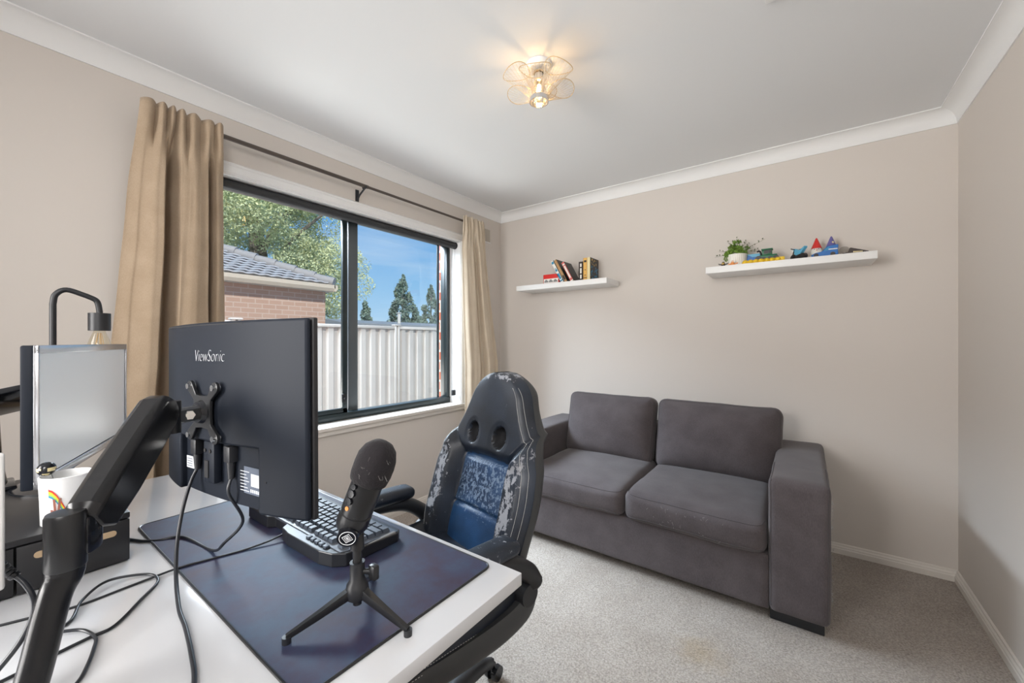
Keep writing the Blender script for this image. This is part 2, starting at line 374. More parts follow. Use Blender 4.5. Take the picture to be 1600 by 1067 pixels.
def grid(bm, nu, nv, f, mi=0, closeu=False):
    G = [[bm.verts.new(f(i / (nu if closeu else nu - 1), j / (nv - 1))) for j in range(nv)] for i in range(nu)]
    for i in range(nu if closeu else nu - 1):
        for j in range(nv - 1):
            bm.faces.new((G[i][j], G[(i + 1) % nu][j], G[(i + 1) % nu][j + 1], G[i][j + 1])).material_index = mi
    return G
from mathutils.bvhtree import BVHTree
def snapped(src, pts, k=8, off=0.0006, closed=False):
    tr = BVHTree.FromBMesh(src); out = []
    P = catmull(pts, k) if k > 1 else [V(p) for p in pts]
    for p in P:
        loc, nn, _, _ = tr.find_nearest(p); out.append(loc + (p - loc).normalized() * 0 + (nn if nn.dot(p - loc) >= 0 or (p - loc).length < 1e-6 else nn) * off)
    return out
def rbox(sx, sy, sz, r, bulge=(0, 0, 0), seg=14, wob=0.0, wsc=6.0, seed=0, c=(0, 0, 0), fn=None):
    """soft cushion: rounded box with bulging faces, centre c, full sizes"""
    bm = nb(); bmesh.ops.create_cube(bm, size=2); bmesh.ops.subdivide_edges(bm, edges=bm.edges[:], cuts=seg, use_grid_fill=True)
    H = V((sx / 2, sy / 2, sz / 2)); off = V((seed * 7.3, seed * 3.1, seed))
    for v in bm.verts:
        n0 = v.co.copy()
        def warp(t): return math.copysign(1 - (1 - abs(t)) ** 1.35, t)
        q = V((warp(n0.x) * H.x, warp(n0.y) * H.y, warp(n0.z) * H.z))
        inn = V([max(-(h - r), min(h - r, x)) for h, x in zip(H, q)])
        d = q - inn
        if d.length > 1e-9: q = inn + d.normalized() * r
        a, b, cc = q.x / H.x, q.y / H.y, q.z / H.z
        q.x += math.copysign(bulge[0], a) * (1 - b * b) * (1 - cc * cc) * abs(a) ** 3
        q.y += math.copysign(bulge[1], b) * (1 - a * a) * (1 - cc * cc) * abs(b) ** 3
        q.z += math.copysign(bulge[2], cc) * (1 - a * a) * (1 - b * b) * abs(cc) ** 3
        if wob: q += noise.noise_vector((q + off) * wsc) * wob + noise.noise_vector((q + off) * wsc * 3) * wob * 0.35
        if fn: q = fn(q, (a, b, cc))
        v.co = q + V(c)
    return bm

# ------------------------------------------------------------------ room
XL, XR, YB, YF, ZC = -2.305, 0.625, 2.97, -1.7, 2.38
WY0, WY1, WZ0, WZ1 = 0.52, 2.435, 0.69, 2.035      # window opening
XO = -2.565                                        # outer face of the brick wall
struct('floor', bx(XL - 0.05, XR + 0.05, YF - 0.05, YB + 0.05, FLOOR - 0.1, FLOOR), 'carpet', smooth=0)
struct('ceiling', bx(XL - 0.1, XR + 0.1, YF - 0.1, YB + 0.1, ZC, ZC + 0.1), 'ceiling', smooth=0)
struct('wall_back', bx(XL - 0.26, XR + 0.1, YB, YB + 0.1, FLOOR - 0.1, ZC), 'wall', smooth=0)
struct('wall_right', bx(XR, XR + 0.1, YF - 0.1, YB, FLOOR - 0.1, ZC), 'wall', smooth=0)
struct('wall_front', bx(XL, XR, YF - 0.1, YF, FLOOR - 0.1, ZC), 'wall', smooth=0)
bm = nb()
XI = -2.44
for (y0, y1, z0, z1) in ((YF - 0.1, WY0, FLOOR - 0.1, ZC), (WY1, YB, FLOOR - 0.1, ZC), (WY0, WY1, FLOOR - 0.1, WZ0 - 0.02), (WY0, WY1, WZ1, ZC)):
    box(bm, XI, XL, y0, y1, z0, z1)
    # outer brick leaf
    box(bm, XO, XI, y0, y1, z0 - (0.3 if z0 < 0 else 0), z1, mi=1)
struct('wall_left', bm, ['wall', 'brick_red'], smooth=0)

# coved cornice: quarter-round section with small lips
def cove(c=0.072):
    pts = [(0, 0), (0, -c - 0.004), (0.006, -c - 0.004)]
    for i in range(9):
        a = i / 8 * PI / 2; pts.append((0.006 + (c - 0.01) * (1 - math.cos(a)) , -c + (c - 0.006) * math.sin(a)))
    pts += [(c + 0.002, -0.006), (c + 0.002, 0)]
    return pts
sec = cove()
# mitred lengths of cornice; (u,w) = distance from wall, height below the ceiling
def cornice(name, f0, f1):
    bm = nb()
    A = [bm.verts.new(f0(u, w)) for u, w in sec]; B = [bm.verts.new(f1(u, w)) for u, w in sec]; n = len(sec)
    for i in range(n): bm.faces.new((A[i], A[(i + 1) % n], B[(i + 1) % n], B[i]))
    bm.faces.new(A[::-1]); bm.faces.new(B); return struct(name, bm, 'cornice', smooth=35)
cornice('trim_1', lambda u, w: V((XL + u, YF + u, ZC + w)), lambda u, w: V((XL + u, YB - u, ZC + w)))
cornice('trim_2', lambda u, w: V((XL + u, YB - u, ZC + w)), lambda u, w: V((XR - u, YB - u, ZC + w)))
cornice('trim_3', lambda u, w: V((XR - u, YB - u, ZC + w)), lambda u, w: V((XR - u, YF + u, ZC + w)))
bs = [(0, 0), (0.016, 0), (0.016, 0.028), (0.013, 0.033), (0.013, 0.039), (0.008, 0.046), (0.007, 0.053), (0.003, 0.057), (0, 0.057)]
def skirt(name, f0, f1):
    bm = nb(); A = [bm.verts.new(f0(u, w)) for u, w in bs]; B = [bm.verts.new(f1(u, w)) for u, w in bs]; n = len(bs)
    for i in range(n): bm.faces.new((A[i], A[(i + 1) % n], B[(i + 1) % n], B[i]))
    bm.faces.new(A[::-1]); bm.faces.new(B); return struct(name, bm, 'trim', smooth=20)
skirt('baseboard_left', lambda u, w: V((XL + u, YF + u, FLOOR + w)), lambda u, w: V((XL + u, YB - u, FLOOR + w)))
skirt('baseboard_back', lambda u, w: V((XL + u, YB - u, FLOOR + w)), lambda u, w: V((XR - u, YB - u, FLOOR + w)))
skirt('baseboard_right', lambda u, w: V((XR - u, YB - u, FLOOR + w)), lambda u, w: V((XR - u, YF + u, FLOOR + w)))

# ------------------------------------------------------------------ window
bm = nb(); box(bm, -2.50, XL + 0.004, WY0, WY0 + 0.012, WZ0, WZ1); box(bm, -2.50, XL + 0.004, WY1 - 0.012, WY1, WZ0, WZ1); box(bm, -2.50, XL + 0.004, WY0, WY1, WZ1 - 0.012, WZ1)
struct('trim_4', bm, 'white_trim', smooth=0)                       # reveal lining
bm = nb(); box(bm, -2.50, -2.27, WY0 - 0.05, WY1 - 0.001, WZ0 - 0.022, WZ0, bev=0.004); box(bm, XL, -2.283, WY0 - 0.05, WY1 + 0.05, WZ0 - 0.052, WZ0 - 0.022, bev=0.005)
box(bm, XL, -2.27, WY1, WY1 + 0.035, WZ0 - 0.022, WZ0, bev=0.004)
struct('trim_5', bm, 'trim', smooth=30)                            # sill and apron
arch = [(0, 0), (0.012, 0), (0.014, 0.006), (0.010, 0.010), (0.010, 0.040), (0.014, 0.046), (0.014, 0.052), (0.006, 0.060), (0, 0.062)]
bm = nb()
prism(bm, [(XL + u, WZ1 - 0.006 + w) for u, w in arch], 1, WY0 - 0.05, WY1 + 0.05)
for yy, sg in ((WY0 + 0.006, -1), (WY1 - 0.006, 1)):
    prism(bm, [(XL + u, yy + sg * w) for u, w in arch], 2, WZ0 - 0.0, WZ1 - 0.006)
struct('trim_6', bm, 'white_trim', smooth=30)                      # architrave
win = thing('window_1', 'black aluminium sliding window with two panes', 'window', (-2.45, (WY0 + WY1) / 2, WZ0)); win['kind'] = 'structure'
for k in ('label', 'category'): del win[k]
FX0, FX1 = -2.50, -2.425
bm = nb(); y0, y1, z0, z1 = WY0 + 0.012, WY1 - 0.012, WZ0 + 0.001, WZ1 - 0.012
box(bm, FX0, FX1, y0, y0 + 0.035, z0, z1, bev=0.002); box(bm, FX0, FX1, y1 - 0.035, y1, z0, z1, bev=0.002)
box(bm, FX0, FX1 + 0.006, y0, y1, z0, z0 + 0.045, bev=0.003); box(bm, FX0, FX1, y0, y1, z1 - 0.016, z1, bev=0.002)
obj('window_frame', bm, 'alu_black', win, world=True)
bm = nb(); box(bm, -2.455, -2.432, 1.455, 1.490, z0 + 0.04, z1 - 0.012, bev=0.003); box(bm, -2.455, -2.432, y0 + 0.03, y0 + 0.07, z0 + 0.04, z1 - 0.012, bev=0.003)
box(bm, -2.455, -2.432, y0 + 0.03, 1.490, z0 + 0.04, z0 + 0.075, bev=0.003); box(bm, -2.455, -2.432, y0 + 0.03, 1.490, z1 - 0.026, z1 - 0.012, bev=0.003)
obj('sliding_sash', bm, 'alu_black', win, world=True)
bm = nb(); box(bm, -2.495, -2.472, 1.520, 1.590, z0 + 0.04, z1 - 0.012, bev=0.003)
obj('fixed_stile', bm, 'alu_grey', win, world=True, label='dark grey stile')
bm = nb(); box(bm, -2.492, -2.482, 2.335, 2.352, z0 + 0.04, z1 - 0.012); obj('screen_frame', bm, 'alu_black', win, world=True)
obj('window_pane', bx(-2.446, -2.442, y0 + 0.05, 1.46, z0 + 0.06, z1 - 0.02), 'glass', win, world=True, smooth=0)
obj('window_pane', bx(-2.486, -2.482, 1.55, y1 - 0.03, z0 + 0.04, z1 - 0.014), 'glass', win, world=True, smooth=0)
bm = nb(); box(bm, -2.434, -2.418, 1.445, 1.475, 0.80, 0.86, bev=0.006); cyl(bm, (-2.42, 1.46, 0.83), (-2.405, 1.46, 0.83), 0.008)
obj('latch', bm, 'black_plastic', win, world=True)
# roller blind (rolled up)
rb = thing('roller_blind', 'charcoal roller blind rolled up at the head of the window', 'blind', (-2.362, WY0 + 0.02, 2.0))
bm = nb(); cyl(bm, (-2.362, WY0 + 0.02, 1.998), (-2.362, WY1 - 0.02, 1.998), 0.0245, n=28); obj('blind_roll', bm, 'blind', rb, world=True)
bm = nb(); box(bm, -2.372, -2.362, WY0 + 0.03, WY1 - 0.03, 1.972, 1.980, bev=0.003); obj('hem_bar', bm, 'blind', rb, world=True)
for ya, yb_ in ((WY1 - 0.02, WY1 - 0.013), (WY0 + 0.013, WY0 + 0.02)):
    bm = nb(); cyl(bm, (-2.362, ya, 1.998), (-2.362, yb_, 1.998), 0.028, n=28); obj('end_cap', bm, 'black_plastic', rb, world=True)
for yy in (2.372, 2.400):
    bm = nb(); z = 1.975
    while z > 0.80:
        bmesh.ops.create_icosphere(bm, subdivisions=1, radius=0.0024, matrix=Matrix.Translation((-2.345, yy, z))); z -= 0.0085
    obj('bead_chain', bm, 'rod', rb, world=True)
bm = nb(); box(bm, -2.355, -2.335, 2.368, 2.404, 0.755, 0.80, bev=0.006); obj('chain_weight', bm, 'black_plastic', rb, world=True)
# curtain rod
cr = thing('curtain_rod', 'thin bronze curtain rod running above the window', 'curtain rod', (-2.22, 0.4, 2.17))
bm = nb(); cyl(bm, (-2.222, 0.455, 2.171), (-2.222, 1.50, 2.171), 0.011); cyl(bm, (-2.222, 1.50, 2.171), (-2.222, 2.57, 2.171), 0.0085); obj('rod', bm, 'rod', cr, world=True)
for yy in (0.52, 1.476, 2.50):
    bm = nb(); box(bm, XL, XL + 0.006, yy - 0.012, yy + 0.012, 2.09, 2.165, bev=0.002)
    tube(bm, [(XL + 0.004, yy, 2.10), (XL + 0.03, yy, 2.125), (-2.235, yy, 2.148), (-2.222, yy, 2.156)], 0.0055, n=8)
    tube(bm, [(-2.240, yy, 2.170), (-2.236, yy, 2.158), (-2.222, yy, 2.155), (-2.208, yy, 2.158), (-2.204, yy, 2.168)], 0.005, n=8)
    obj('rod_bracket', bm, 'black_plastic', cr, world=True)
# curtains
def curtain(name, label, yt0, yt1, yb0, yb1, ztop, knots, amp, m, seed, pleats):
    def D(q):
        for (a, da), (b, db) in zip(knots, knots[1:]):
            if q <= b:
                t = (q - a) / (b - a); t = t * t * (3 - 2 * t); return da + (db - da) * t
        return knots[-1][1]
    def f(q, t):
        z = ztop + (FLOOR + 0.02 - ztop) * t
        k = min(1, (t / 0.55)) ** 1.05
        h = sm(0.018, 0.13, t)                              # 0 in the rod pocket, 1 in the free cloth
        y = (yt0 + (yb0 - yt0) * k) * (1 - q) + (yt1 + (yb1 - yt1) * k) * q
        drift = 0.03 * math.sin(t * 3.1 + seed) * h + 0.012 * math.sin(t * 9 + seed * 2 + q * 4) * h
        d = D(min(1, max(0, q + drift * (1 - abs(2 * q - 1)))))
        pl = abs(math.sin(q * pleats * PI + 0.8 * math.sin(q * 9 + seed)))
        x = (-2.203 + 0.020 * pl) * (1 - h) + (-2.212 + amp * d * (0.75 + 0.35 * k)) * h
        x += 0.010 * math.exp(-((t - 0.05) / 0.03) ** 2) * (pl - 0.5)
        x += 0.004 * noise.noise(V((q * 14, t * 5, seed))) 
        y += 0.010 * d * (h) * math.sin(q * 11 + seed) + 0.004 * noise.noise(V((q * 8, t * 9, seed + 4)))
        if t < 0.02: z += (1 - t / 0.02) * (0.012 * (pl - 0.5) + 0.008 * noise.noise(V((q * 7, 0, seed + 9))))
        return V((max(XL + 0.012, x), y, z))
    bm = nb(); grid(bm, 260, 110, f)
    o = obj(name, bm, m, smooth=180)
    md = o.modifiers.new('s', 'SOLIDIFY'); md.thickness = 0.003; md.offset = 1
    return tag(o, label, 'curtain', 'curtains either side of the window')
def sm(a, b, x): t = max(0, min(1, (x - a) / (b - a))); return t * t * (3 - 2 * t)
curtain('curtain', 'tan curtain gathered at the near end of the rod, behind the desk', 0.425, 0.715, 0.335, 0.725, 2.205,
        [(0, -0.9), (0.10, -0.2), (0.26, 0.9), (0.30, 0.95), (0.355, -0.9), (0.40, -0.95), (0.46, 0.8), (0.66, 1.0), (0.80, 0.75), (0.835, -0.6), (0.90, 0.5), (1.0, 0.1)], 0.055, 'curtain', 3, 7)
curtain('curtain', 'beige curtain with light painted into its colour at the far end of the rod, behind the chair', 2.345, 2.590, 2.40, 2.80, 2.205,
        [(0, -0.5), (0.10, 0.6), (0.32, 0.9), (0.40, -0.8), (0.48, 0.4), (0.56, -0.4), (0.66, 0.8), (0.84, 0.5), (0.92, -0.5), (1.0, 0.2)], 0.035, 'curtain_r', 11, 6)
# small plate beside far curtain
wp = thing('wall_plate', 'small beige blank plate on the wall beside the far curtain', 'wall plate', (XL, 2.775, 2.14))
obj('plate', bx(XL, XL + 0.008, 2.70, 2.805, 2.095, 2.205, bev=0.003), 'switch', wp, world=True)
obj('plate_frame', bx(XL, XL + 0.004, 2.695, 2.815, 2.083, 2.096, bev=0.001), 'white_trim', wp, world=True)

# ------------------------------------------------------------------ outside
G0 = -0.35
tag(struct('ground', bx(-60, XO - 0.001, -30, 60, G0 - 0.2, G0), 'ground', smooth=0), 'gravel ground', 'ground')
for k in ('label', 'category'): del bpy.data.objects['ground'][k]
XF = -5.58
fn = thing('fence', 'cream ribbed metal fence seen through the window', 'fence', (XF, 2.0, G0))
posts = [-3.72 + 2.366 * i for i in range(0, 8)]          # ... 1.01? aligned below
posts = [1.942 - 2.366 * 2, 1.942 - 2.366, 1.942, 4.308, 4.308 + 2.366, 4.308 + 2.366 * 2, 4.308 + 2.366 * 3]
ZF = 1.455
for i in range(len(posts) - 1):
    a, b = posts[i] + 0.03, posts[i + 1] - 0.03
    pr = 0.183; npan = int(round((b - a) / pr)); pr = (b - a) / npan
    pts = []
    for q in range(npan):
        y = a + q * pr
        pts += [(y, 0), (y + pr * 0.28, 0), (y + pr * 0.42, 0.034), (y + pr * 0.86, 0.034)]
    pts.append((b, 0))
    bm = nb(); A = [bm.verts.new((XF - 0.02 + d, y, G0)) for y, d in pts]; B = [bm.verts.new((XF - 0.02 + d, y, ZF - 0.01)) for y, d in pts]
    for q in range(len(pts) - 1): bm.faces.new((A[q], A[q + 1], B[q + 1], B[q]))
    o = obj('fence_panel', bm, 'fence', fn, world=True, smooth=0); md = o.modifiers.new('s', 'SOLIDIFY'); md.thickness = 0.004
    bm = nb(); box(bm, XF - 0.03, XF + 0.035, a, b, ZF - 0.045, ZF, bev=0.004); obj('top_rail', bm, 'fence', fn, world=True)
for y in posts:
    bm = nb(); box(bm, XF - 0.035, XF + 0.04, y - 0.05, y - 0.012, G0, ZF + 0.01, bev=0.004); box(bm, XF - 0.035, XF + 0.04, y + 0.012, y + 0.05, G0, ZF + 0.01, bev=0.004)
    box(bm, XF - 0.03, XF + 0.02, y - 0.02, y + 0.02, G0, ZF, bev=0)
    box(bm, XF - 0.045, XF + 0.05, y - 0.065, y + 0.065, ZF + 0.01, ZF + 0.03, bev=0.006)
    obj('post', bm, 'fence', fn, world=True)
# neighbour's house
HX, HY, HZ = -8.0, 4.40, 2.22
h = thing('house', 'neighbouring pink brick house with a hip roof, pale sky sheen painted on its tiles', 'house', (HX - 3, 0, G0))
obj('wall', bx(HX - 6, HX, -8, HY, G0, HZ), 'brick_far', h, world=True, smooth=0)
obj('soffit', bx(HX - 6.2, HX + 0.20, -8.2, HY + 0.08, HZ, HZ + 0.03), 'soffit', h, world=True, smooth=0)
bm = nb(); EX, EY = HX + 0.2, HY + 0.08
prism(bm, [(EX - 0.02, HZ), (EX + 0.02, HZ), (EX + 0.05, HZ + 0.06), (EX + 0.05, HZ + 0.13), (EX - 0.02, HZ + 0.13)], 1, -8.2, EY)
prism(bm, [(EY - 0.02, HZ), (EY + 0.02, HZ), (EY + 0.05, HZ + 0.06), (EY + 0.05, HZ + 0.13), (EY - 0.02, HZ + 0.13)], 0, HX - 6.2, EX + 0.05)
obj('gutter', bm, 'gutter', h, world=True, smooth=0)
bm = nb(); zr = HZ + 0.12; sl = 0.43; rx = EX; rows = 22
# courses of tiles with wavy pans, facing this window
def roofz(x): return zr + (rx - x) * sl
prev = None
for rI in range(rows):
    x0 = rx - rI * 0.165; x1 = rx - (rI + 1) * 0.165 - 0.03
    ye = EY - rI * 0.165; ys = -4.0
    n = int((ye - ys) / 0.05); A, B = [], []
    for q in range(n + 1):
        y = ye - q * 0.05; ww = 0.022 * (0.5 + 0.5 * math.cos((y + (0.1 if rI % 2 else 0)) * 2 * PI / 0.2)) ** 0.6
        A.append(bm.verts.new((x0, y, roofz(x0) + 0.055 + ww))); B.append(bm.verts.new((x1, min(y, EY - (rI + 1) * 0.165), roofz(x1) + ww)))
    C_ = [bm.verts.new((v.co.x - 0.07, v.co.y, roofz(x0) + 0.028)) for v in A]
    D_ = [bm.verts.new((v.co.x, v.co.y, v.co.z - 0.022)) for v in A]
    for q in range(n):
        bm.faces.new((A[q], A[q + 1], B[q + 1], B[q])); bm.faces.new((D_[q], D_[q + 1], A[q + 1], A[q])); bm.faces.new((C_[q], C_[q + 1], D_[q + 1], D_[q]))
obj('roof_tiles', bm, 'tile', h, world=True, smooth=35)
bm = nb(); L = rows * 0.165
v = [bm.verts.new(p) for p in ((EX, EY, zr), (EX - L, EY - L, roofz(EX - L)), (EX - L - 2.5, EY - L, roofz(EX - L)), (EX - 2 * L - 2.5, EY, zr))]
bm.faces.new(v); obj('roof_side', bm, 'tile', h, world=True, smooth=0)
bm = nb(); p0, p1 = V((EX, EY, zr + 0.05)), V((EX - L, EY - L, roofz(EX - L) + 0.06))
for i in range(14):
    a, b = p0.lerp(p1, i / 14), p0.lerp(p1, (i + 1.15) / 14); cyl(bm, a + V((0, 0, 0.02)), b, 0.10, 0.085, n=12)
obj('ridge_capping', bm, 'ridge', h, world=True)
# low shed roof behind the fence
s = thing('shed', 'low grey shed roof with a white flue just behind the fence', 'shed', (-12.8, 9.4, G0))
obj('shed_wall', bx(-13.8, -11.9, 7.2, 12.6, G0, 1.70), 'shed', s, world=True, smooth=0)
bm = nb(); prism(bm, [(-14.0, 1.70), (-11.7, 1.70), (-11.7, 1.80), (-12.85, 1.96), (-14.0, 1.80)], 1, 7.0, 12.8); obj('shed_roof', bm, 'shed', s, world=True, smooth=0)
bm = nb(); cyl(bm, (-12.2, 9.55, 1.8), (-12.2, 9.55, 2.25), 0.06); cyl(bm, (-12.2, 9.55, 2.25), (-12.2, 9.55, 2.28), 0.09); obj('flue', bm, 'soffit', s, world=True)

def leaves(bm, c, r, n, size, rnd, shell=0.55, flat=1.0):
    c = V(c)
    for _ in range(n):
        d = V((rnd.gauss(0, 1), rnd.gauss(0, 1), rnd.gauss(0, 1))).normalized() * rnd.uniform(shell, 1) ** 0.7
        p = c + V((d.x * r[0], d.y * r[1], d.z * r[2]))
        a = V((rnd.gauss(0, 1), rnd.gauss(0, 1), rnd.gauss(0, flat))).normalized(); b = a.cross(V((rnd.gauss(0, 1), rnd.gauss(0, 1), rnd.gauss(0, 1)))).normalized()
        s = size * rnd.uniform(0.6, 1.3)
        bm.faces.new([bm.verts.new(p + q) for q in (a * s, b * s * 0.45, -a * s, -b * s * 0.45)])
rnd = random.Random(5)
GX, GY = -22.0, 8.6
t = thing('gum_tree', 'large gum tree with dappled yellow green leaves behind the house', 'tree', (GX, GY, G0))
bm = nb(); tube(bm, [(GX, GY, G0), (GX + 0.1, GY + 0.1, 4.5), (GX - 0.1, GY - 0.2, 8)], [0.55, 0.4, 0.28])
for q in range(16):
    a = rnd.uniform(0, 2 * PI); z = rnd.uniform(3.5, 9); e = V((GX + 3.6 * math.cos(a), GY + 4.6 * math.sin(a), z + rnd.uniform(0.8, 3.5)))
    tube(bm, [(GX, GY, z - 1), V((GX, GY, z - 1)).lerp(e, 0.5) + V((0, 0, 0.3)), e], [0.16, 0.10, 0.05], n=6, k=3)
obj('trunk', bm, 'bark', t, world=True)
bm = nb()
for q in range(190):
    u = V((rnd.gauss(0, 1), rnd.gauss(0, 1), rnd.gauss(0, 1))).normalized() * rnd.uniform(0.45, 1.0)
    c = V((GX + u.x * 4.2, GY + u.y * 5.0, 6.0 + u.z * 6.2))
    if c.z < 1.2: continue
    leaves(bm, c, (1.15, 1.15, 0.85), 800, 0.065, rnd)
obj('foliage', bm, 'gum', t, world=True, smooth=0, recalc=False)
t = thing('bush', 'dense olive bush showing beside the corner of the brick house', 'bush', (-15.5, 8.05, G0))
bm = nb()
for q in range(16): leaves(bm, (-15.5 + rnd.uniform(-.5, .5), 8.05 + rnd.uniform(-0.55, 0.55), rnd.uniform(0, 2.3)), (0.5, 0.5, 0.5), 170, 0.1, rnd)
obj('foliage', bm, 'conifer', t, world=True, smooth=0, recalc=False)
bm = nb(); cyl(bm, (-15.5, 8.05, G0), (-15.5, 8.05, 1.0), 0.08); obj('stem', bm, 'bark', t, world=True)
def conifer(label, x, y, ztop, w, n, cat='tree'):
    t = thing('conifer_tree', label, cat, (x, y, G0), group='conifers on the skyline beyond the fence')
    bm = nb(); cyl(bm, (x, y, G0), (x, y, ztop - 0.6), 0.2, 0.03, n=8); obj('trunk', bm, 'bark', t, world=True)
    bm = nb()
    for q in range(n):
        hh = (q / n) ** 1.3; z = 0.4 + hh * (ztop - 0.7); rr = w * (1 - hh) ** 0.75 * rnd.uniform(0.5, 1.0); a = rnd.uniform(0, 2 * PI)
        leaves(bm, (x + rr * math.cos(a), y + rr * math.sin(a), z), (0.55 * (1.1 - hh), 0.55 * (1.1 - hh), 0.45), 60, 0.15, rnd, 0.2)
    obj('foliage', bm, 'conifer', t, world=True, smooth=0, recalc=False)
conifer('tallest dark conifer, centre of the right-hand window pane', -30, 23.9, 7.4, 2.2, 130)
conifer('small dark conifer just right of the window stile', -30, 20.0, 4.7, 1.0, 60)
conifer('dark conifer at the right edge of the window pane', -34, 31.0, 7.6, 2.4, 110)
conifer('short bushy conifer between the two taller ones', -42, 35.6, 6.0, 2.0, 60)

# ------------------------------------------------------------------ ceiling light
LX, LY = -0.917, 1.448
lt = thing('ceiling_light', 'lit ceiling light with a flower of cream string petals around a bulb', 'ceiling light', (LX, LY, ZC))
bm = nb(); lathe(bm, [(0, 0), (0.055, 0), (0.055, -0.012), (0.045, -0.022), (0, -0.022)], c=(LX, LY, ZC)); obj('ceiling_rose', bm, 'white', lt, world=True)
bm = nb(); lathe(bm, [(0, -0.02), (0.018, -0.022), (0.02, -0.06), (0.022, -0.075), (0, -0.075)], c=(LX, LY, ZC), n=20); obj('bulb_socket', bm, 'chrome', lt, world=True)
bm = nb(); lathe(bm, [(0.0, -0.075), (0.013, -0.076), (0.014, -0.085), (0.03, -0.105), (0.034, -0.125), (0.028, -0.146), (0.012, -0.158), (0, -0.16)], c=(LX, LY, ZC), n=24); obj('bulb', bm, 'bulb_glass', lt, world=True)
bm = nb()
for q in range(4):
    a = q * PI / 2 + 0.4; x, y = 0.009 * math.cos(a), 0.009 * math.sin(a)
    tube(bm, [(LX + x * 0.5, LY + y * 0.5, ZC - 0.085), (LX + x, LY + y, ZC - 0.115), (LX + x, LY + y, ZC - 0.14)], 0.0028, n=6)
obj('filament', bm, 'fil', lt, world=True)
bm = nb()
R0 = 0.037; zr0 = ZC - 0.150
lathe(bm, [(R0, 0.010), (R0 + 0.004, 0.010), (R0 + 0.004, -0.010), (R0, -0.010), (R0, 0.010)], c=(LX, LY, zr0), n=36)
obj('bottom_ring', bm, 'chrome', lt, world=True)
bm = nb()
lathe(bm, [(0.020, 0.003), (0.023, 0.003), (0.023, -0.003), (0.020, -0.003), (0.020, 0.003)], c=(LX, LY, ZC - 0.035), n=24)
obj('top_ring', bm, 'brass_wire', lt, world=True)
for q in range(6):
    a0 = q * 2 * PI / 6 + 0.93
    e1 = V((math.cos(a0), math.sin(a0), 0)); e2 = V((-math.sin(a0), math.cos(a0), 0)); O = V((LX, LY, 0))
    lo_ = 0.055 if q % 2 else 0.085
    def rim(th):
        al = 0.5 - 0.5 * math.cos(th)
        return O + e1 * (0.045 + 0.110 * al) + e2 * (0.072 * math.sin(th) * (0.75 + 0.25 * al)) + V((0, 0, ZC - lo_ - 0.012 * al + 0.012 * math.sin(th) ** 2))
    bm = nb(); pts = [rim(2 * PI * i / 28) for i in range(29)]; tube(bm, pts, 0.0016, n=5, k=1, sm=False, closed=True)
    ob = obj('petal', bm, 'brass_wire', lt, world=True)
    bm2 = nb()
    for i in range(26):
        th = 2 * PI * (i + 0.5) / 26; p = rim(th); g = e1 * math.cos((th - PI) * 0.25) * R0 + e2 * math.sin((th - PI) * -0.25) * R0
        tube(bm2, [p, O + g + V((0, 0, zr0 + 0.006))], 0.0007, n=4, sm=False)
        if i % 2: tube(bm2, [p, O + g * 0.6 + V((0, 0, ZC - 0.035))], 0.0004, n=4, sm=False)
    obj('strings', bm2, 'wire_white', ob, world=True)
cv = thing('ceiling_vent', 'corner of a white ceiling vent at the top edge of the view', 'vent', (0.02, 1.5, ZC))
obj('vent_frame', bx(-0.112, 0.14, 1.38, 1.642, ZC - 0.012, ZC, bev=0.003), 'white', cv, world=True)

# ------------------------------------------------------------------ sofa
sf = thing('sofa', 'charcoal fabric two-seat sofa with loose cushions against the back wall', 'sofa', (-0.775, 2.5, FLOOR))
SX0, SX1, SY0, SY1 = -1.635, 0.085, 2.05, 2.93; AW = 0.215; AZ = 0.612
def piping(bm, pts, r=0.0035): tube(bm, pts, r, n=6, k=1, sm=False)
for i, (x0, x1) in enumerate(((SX0, SX0 + AW), (SX1 - AW, SX1))):
    cx = (x0 + x1) / 2
    b = rbox(AW, SY1 - SY0, AZ - 0.035, 0.028, (0.004, 0.004, 0.006), seg=16, wob=0.0025, wsc=5, seed=i + 1, c=(cx, (SY0 + SY1) / 2, (AZ + 0.035) / 2))
    bmesh.ops.recalc_face_normals(b, faces=b.faces); src = b.copy(); a = obj('arm', b, 'sofa', sf, world=True, smooth=180)
    pb = nb()
    for xx in (x0 + 0.004, x1 - 0.004):
        piping(pb, snapped(src, [(xx, SY0 + 0.30, AZ), (xx, SY0 + 0.03, AZ - 0.002), (xx, SY0 + 0.008, AZ - 0.012), (xx, SY0, AZ - 0.05), (xx, SY0, 0.3), (xx, SY0, 0.06)]), 0.0022)
    obj('piping', pb, 'seam', a, world=True)
b = rbox(SX1 - SX0 - 2 * AW + 0.006, 0.10, 0.24, 0.012, (0, 0.003, 0), seg=14, wob=0.0015, c=((SX0 + SX1) / 2, SY0 + 0.062, 0.153)); obj('front_rail', b, 'sofa', sf, world=True, smooth=180)
b = rbox(SX1 - SX0 - 2 * AW + 0.01, 0.18, 0.60, 0.03, seg=10, c=((SX0 + SX1) / 2, SY1 - 0.09, 0.345)); obj('back_frame', b, 'sofa', sf, world=True, smooth=180)
b = bx(SX0 + AW, SX1 - AW, SY0 + 0.1, SY1 - 0.1, 0.05, 0.24); obj('seat_deck', b, 'seam', sf, world=True)
mid = (SX0 + SX1) / 2; iw = (SX1 - SX0 - 2 * AW) / 2
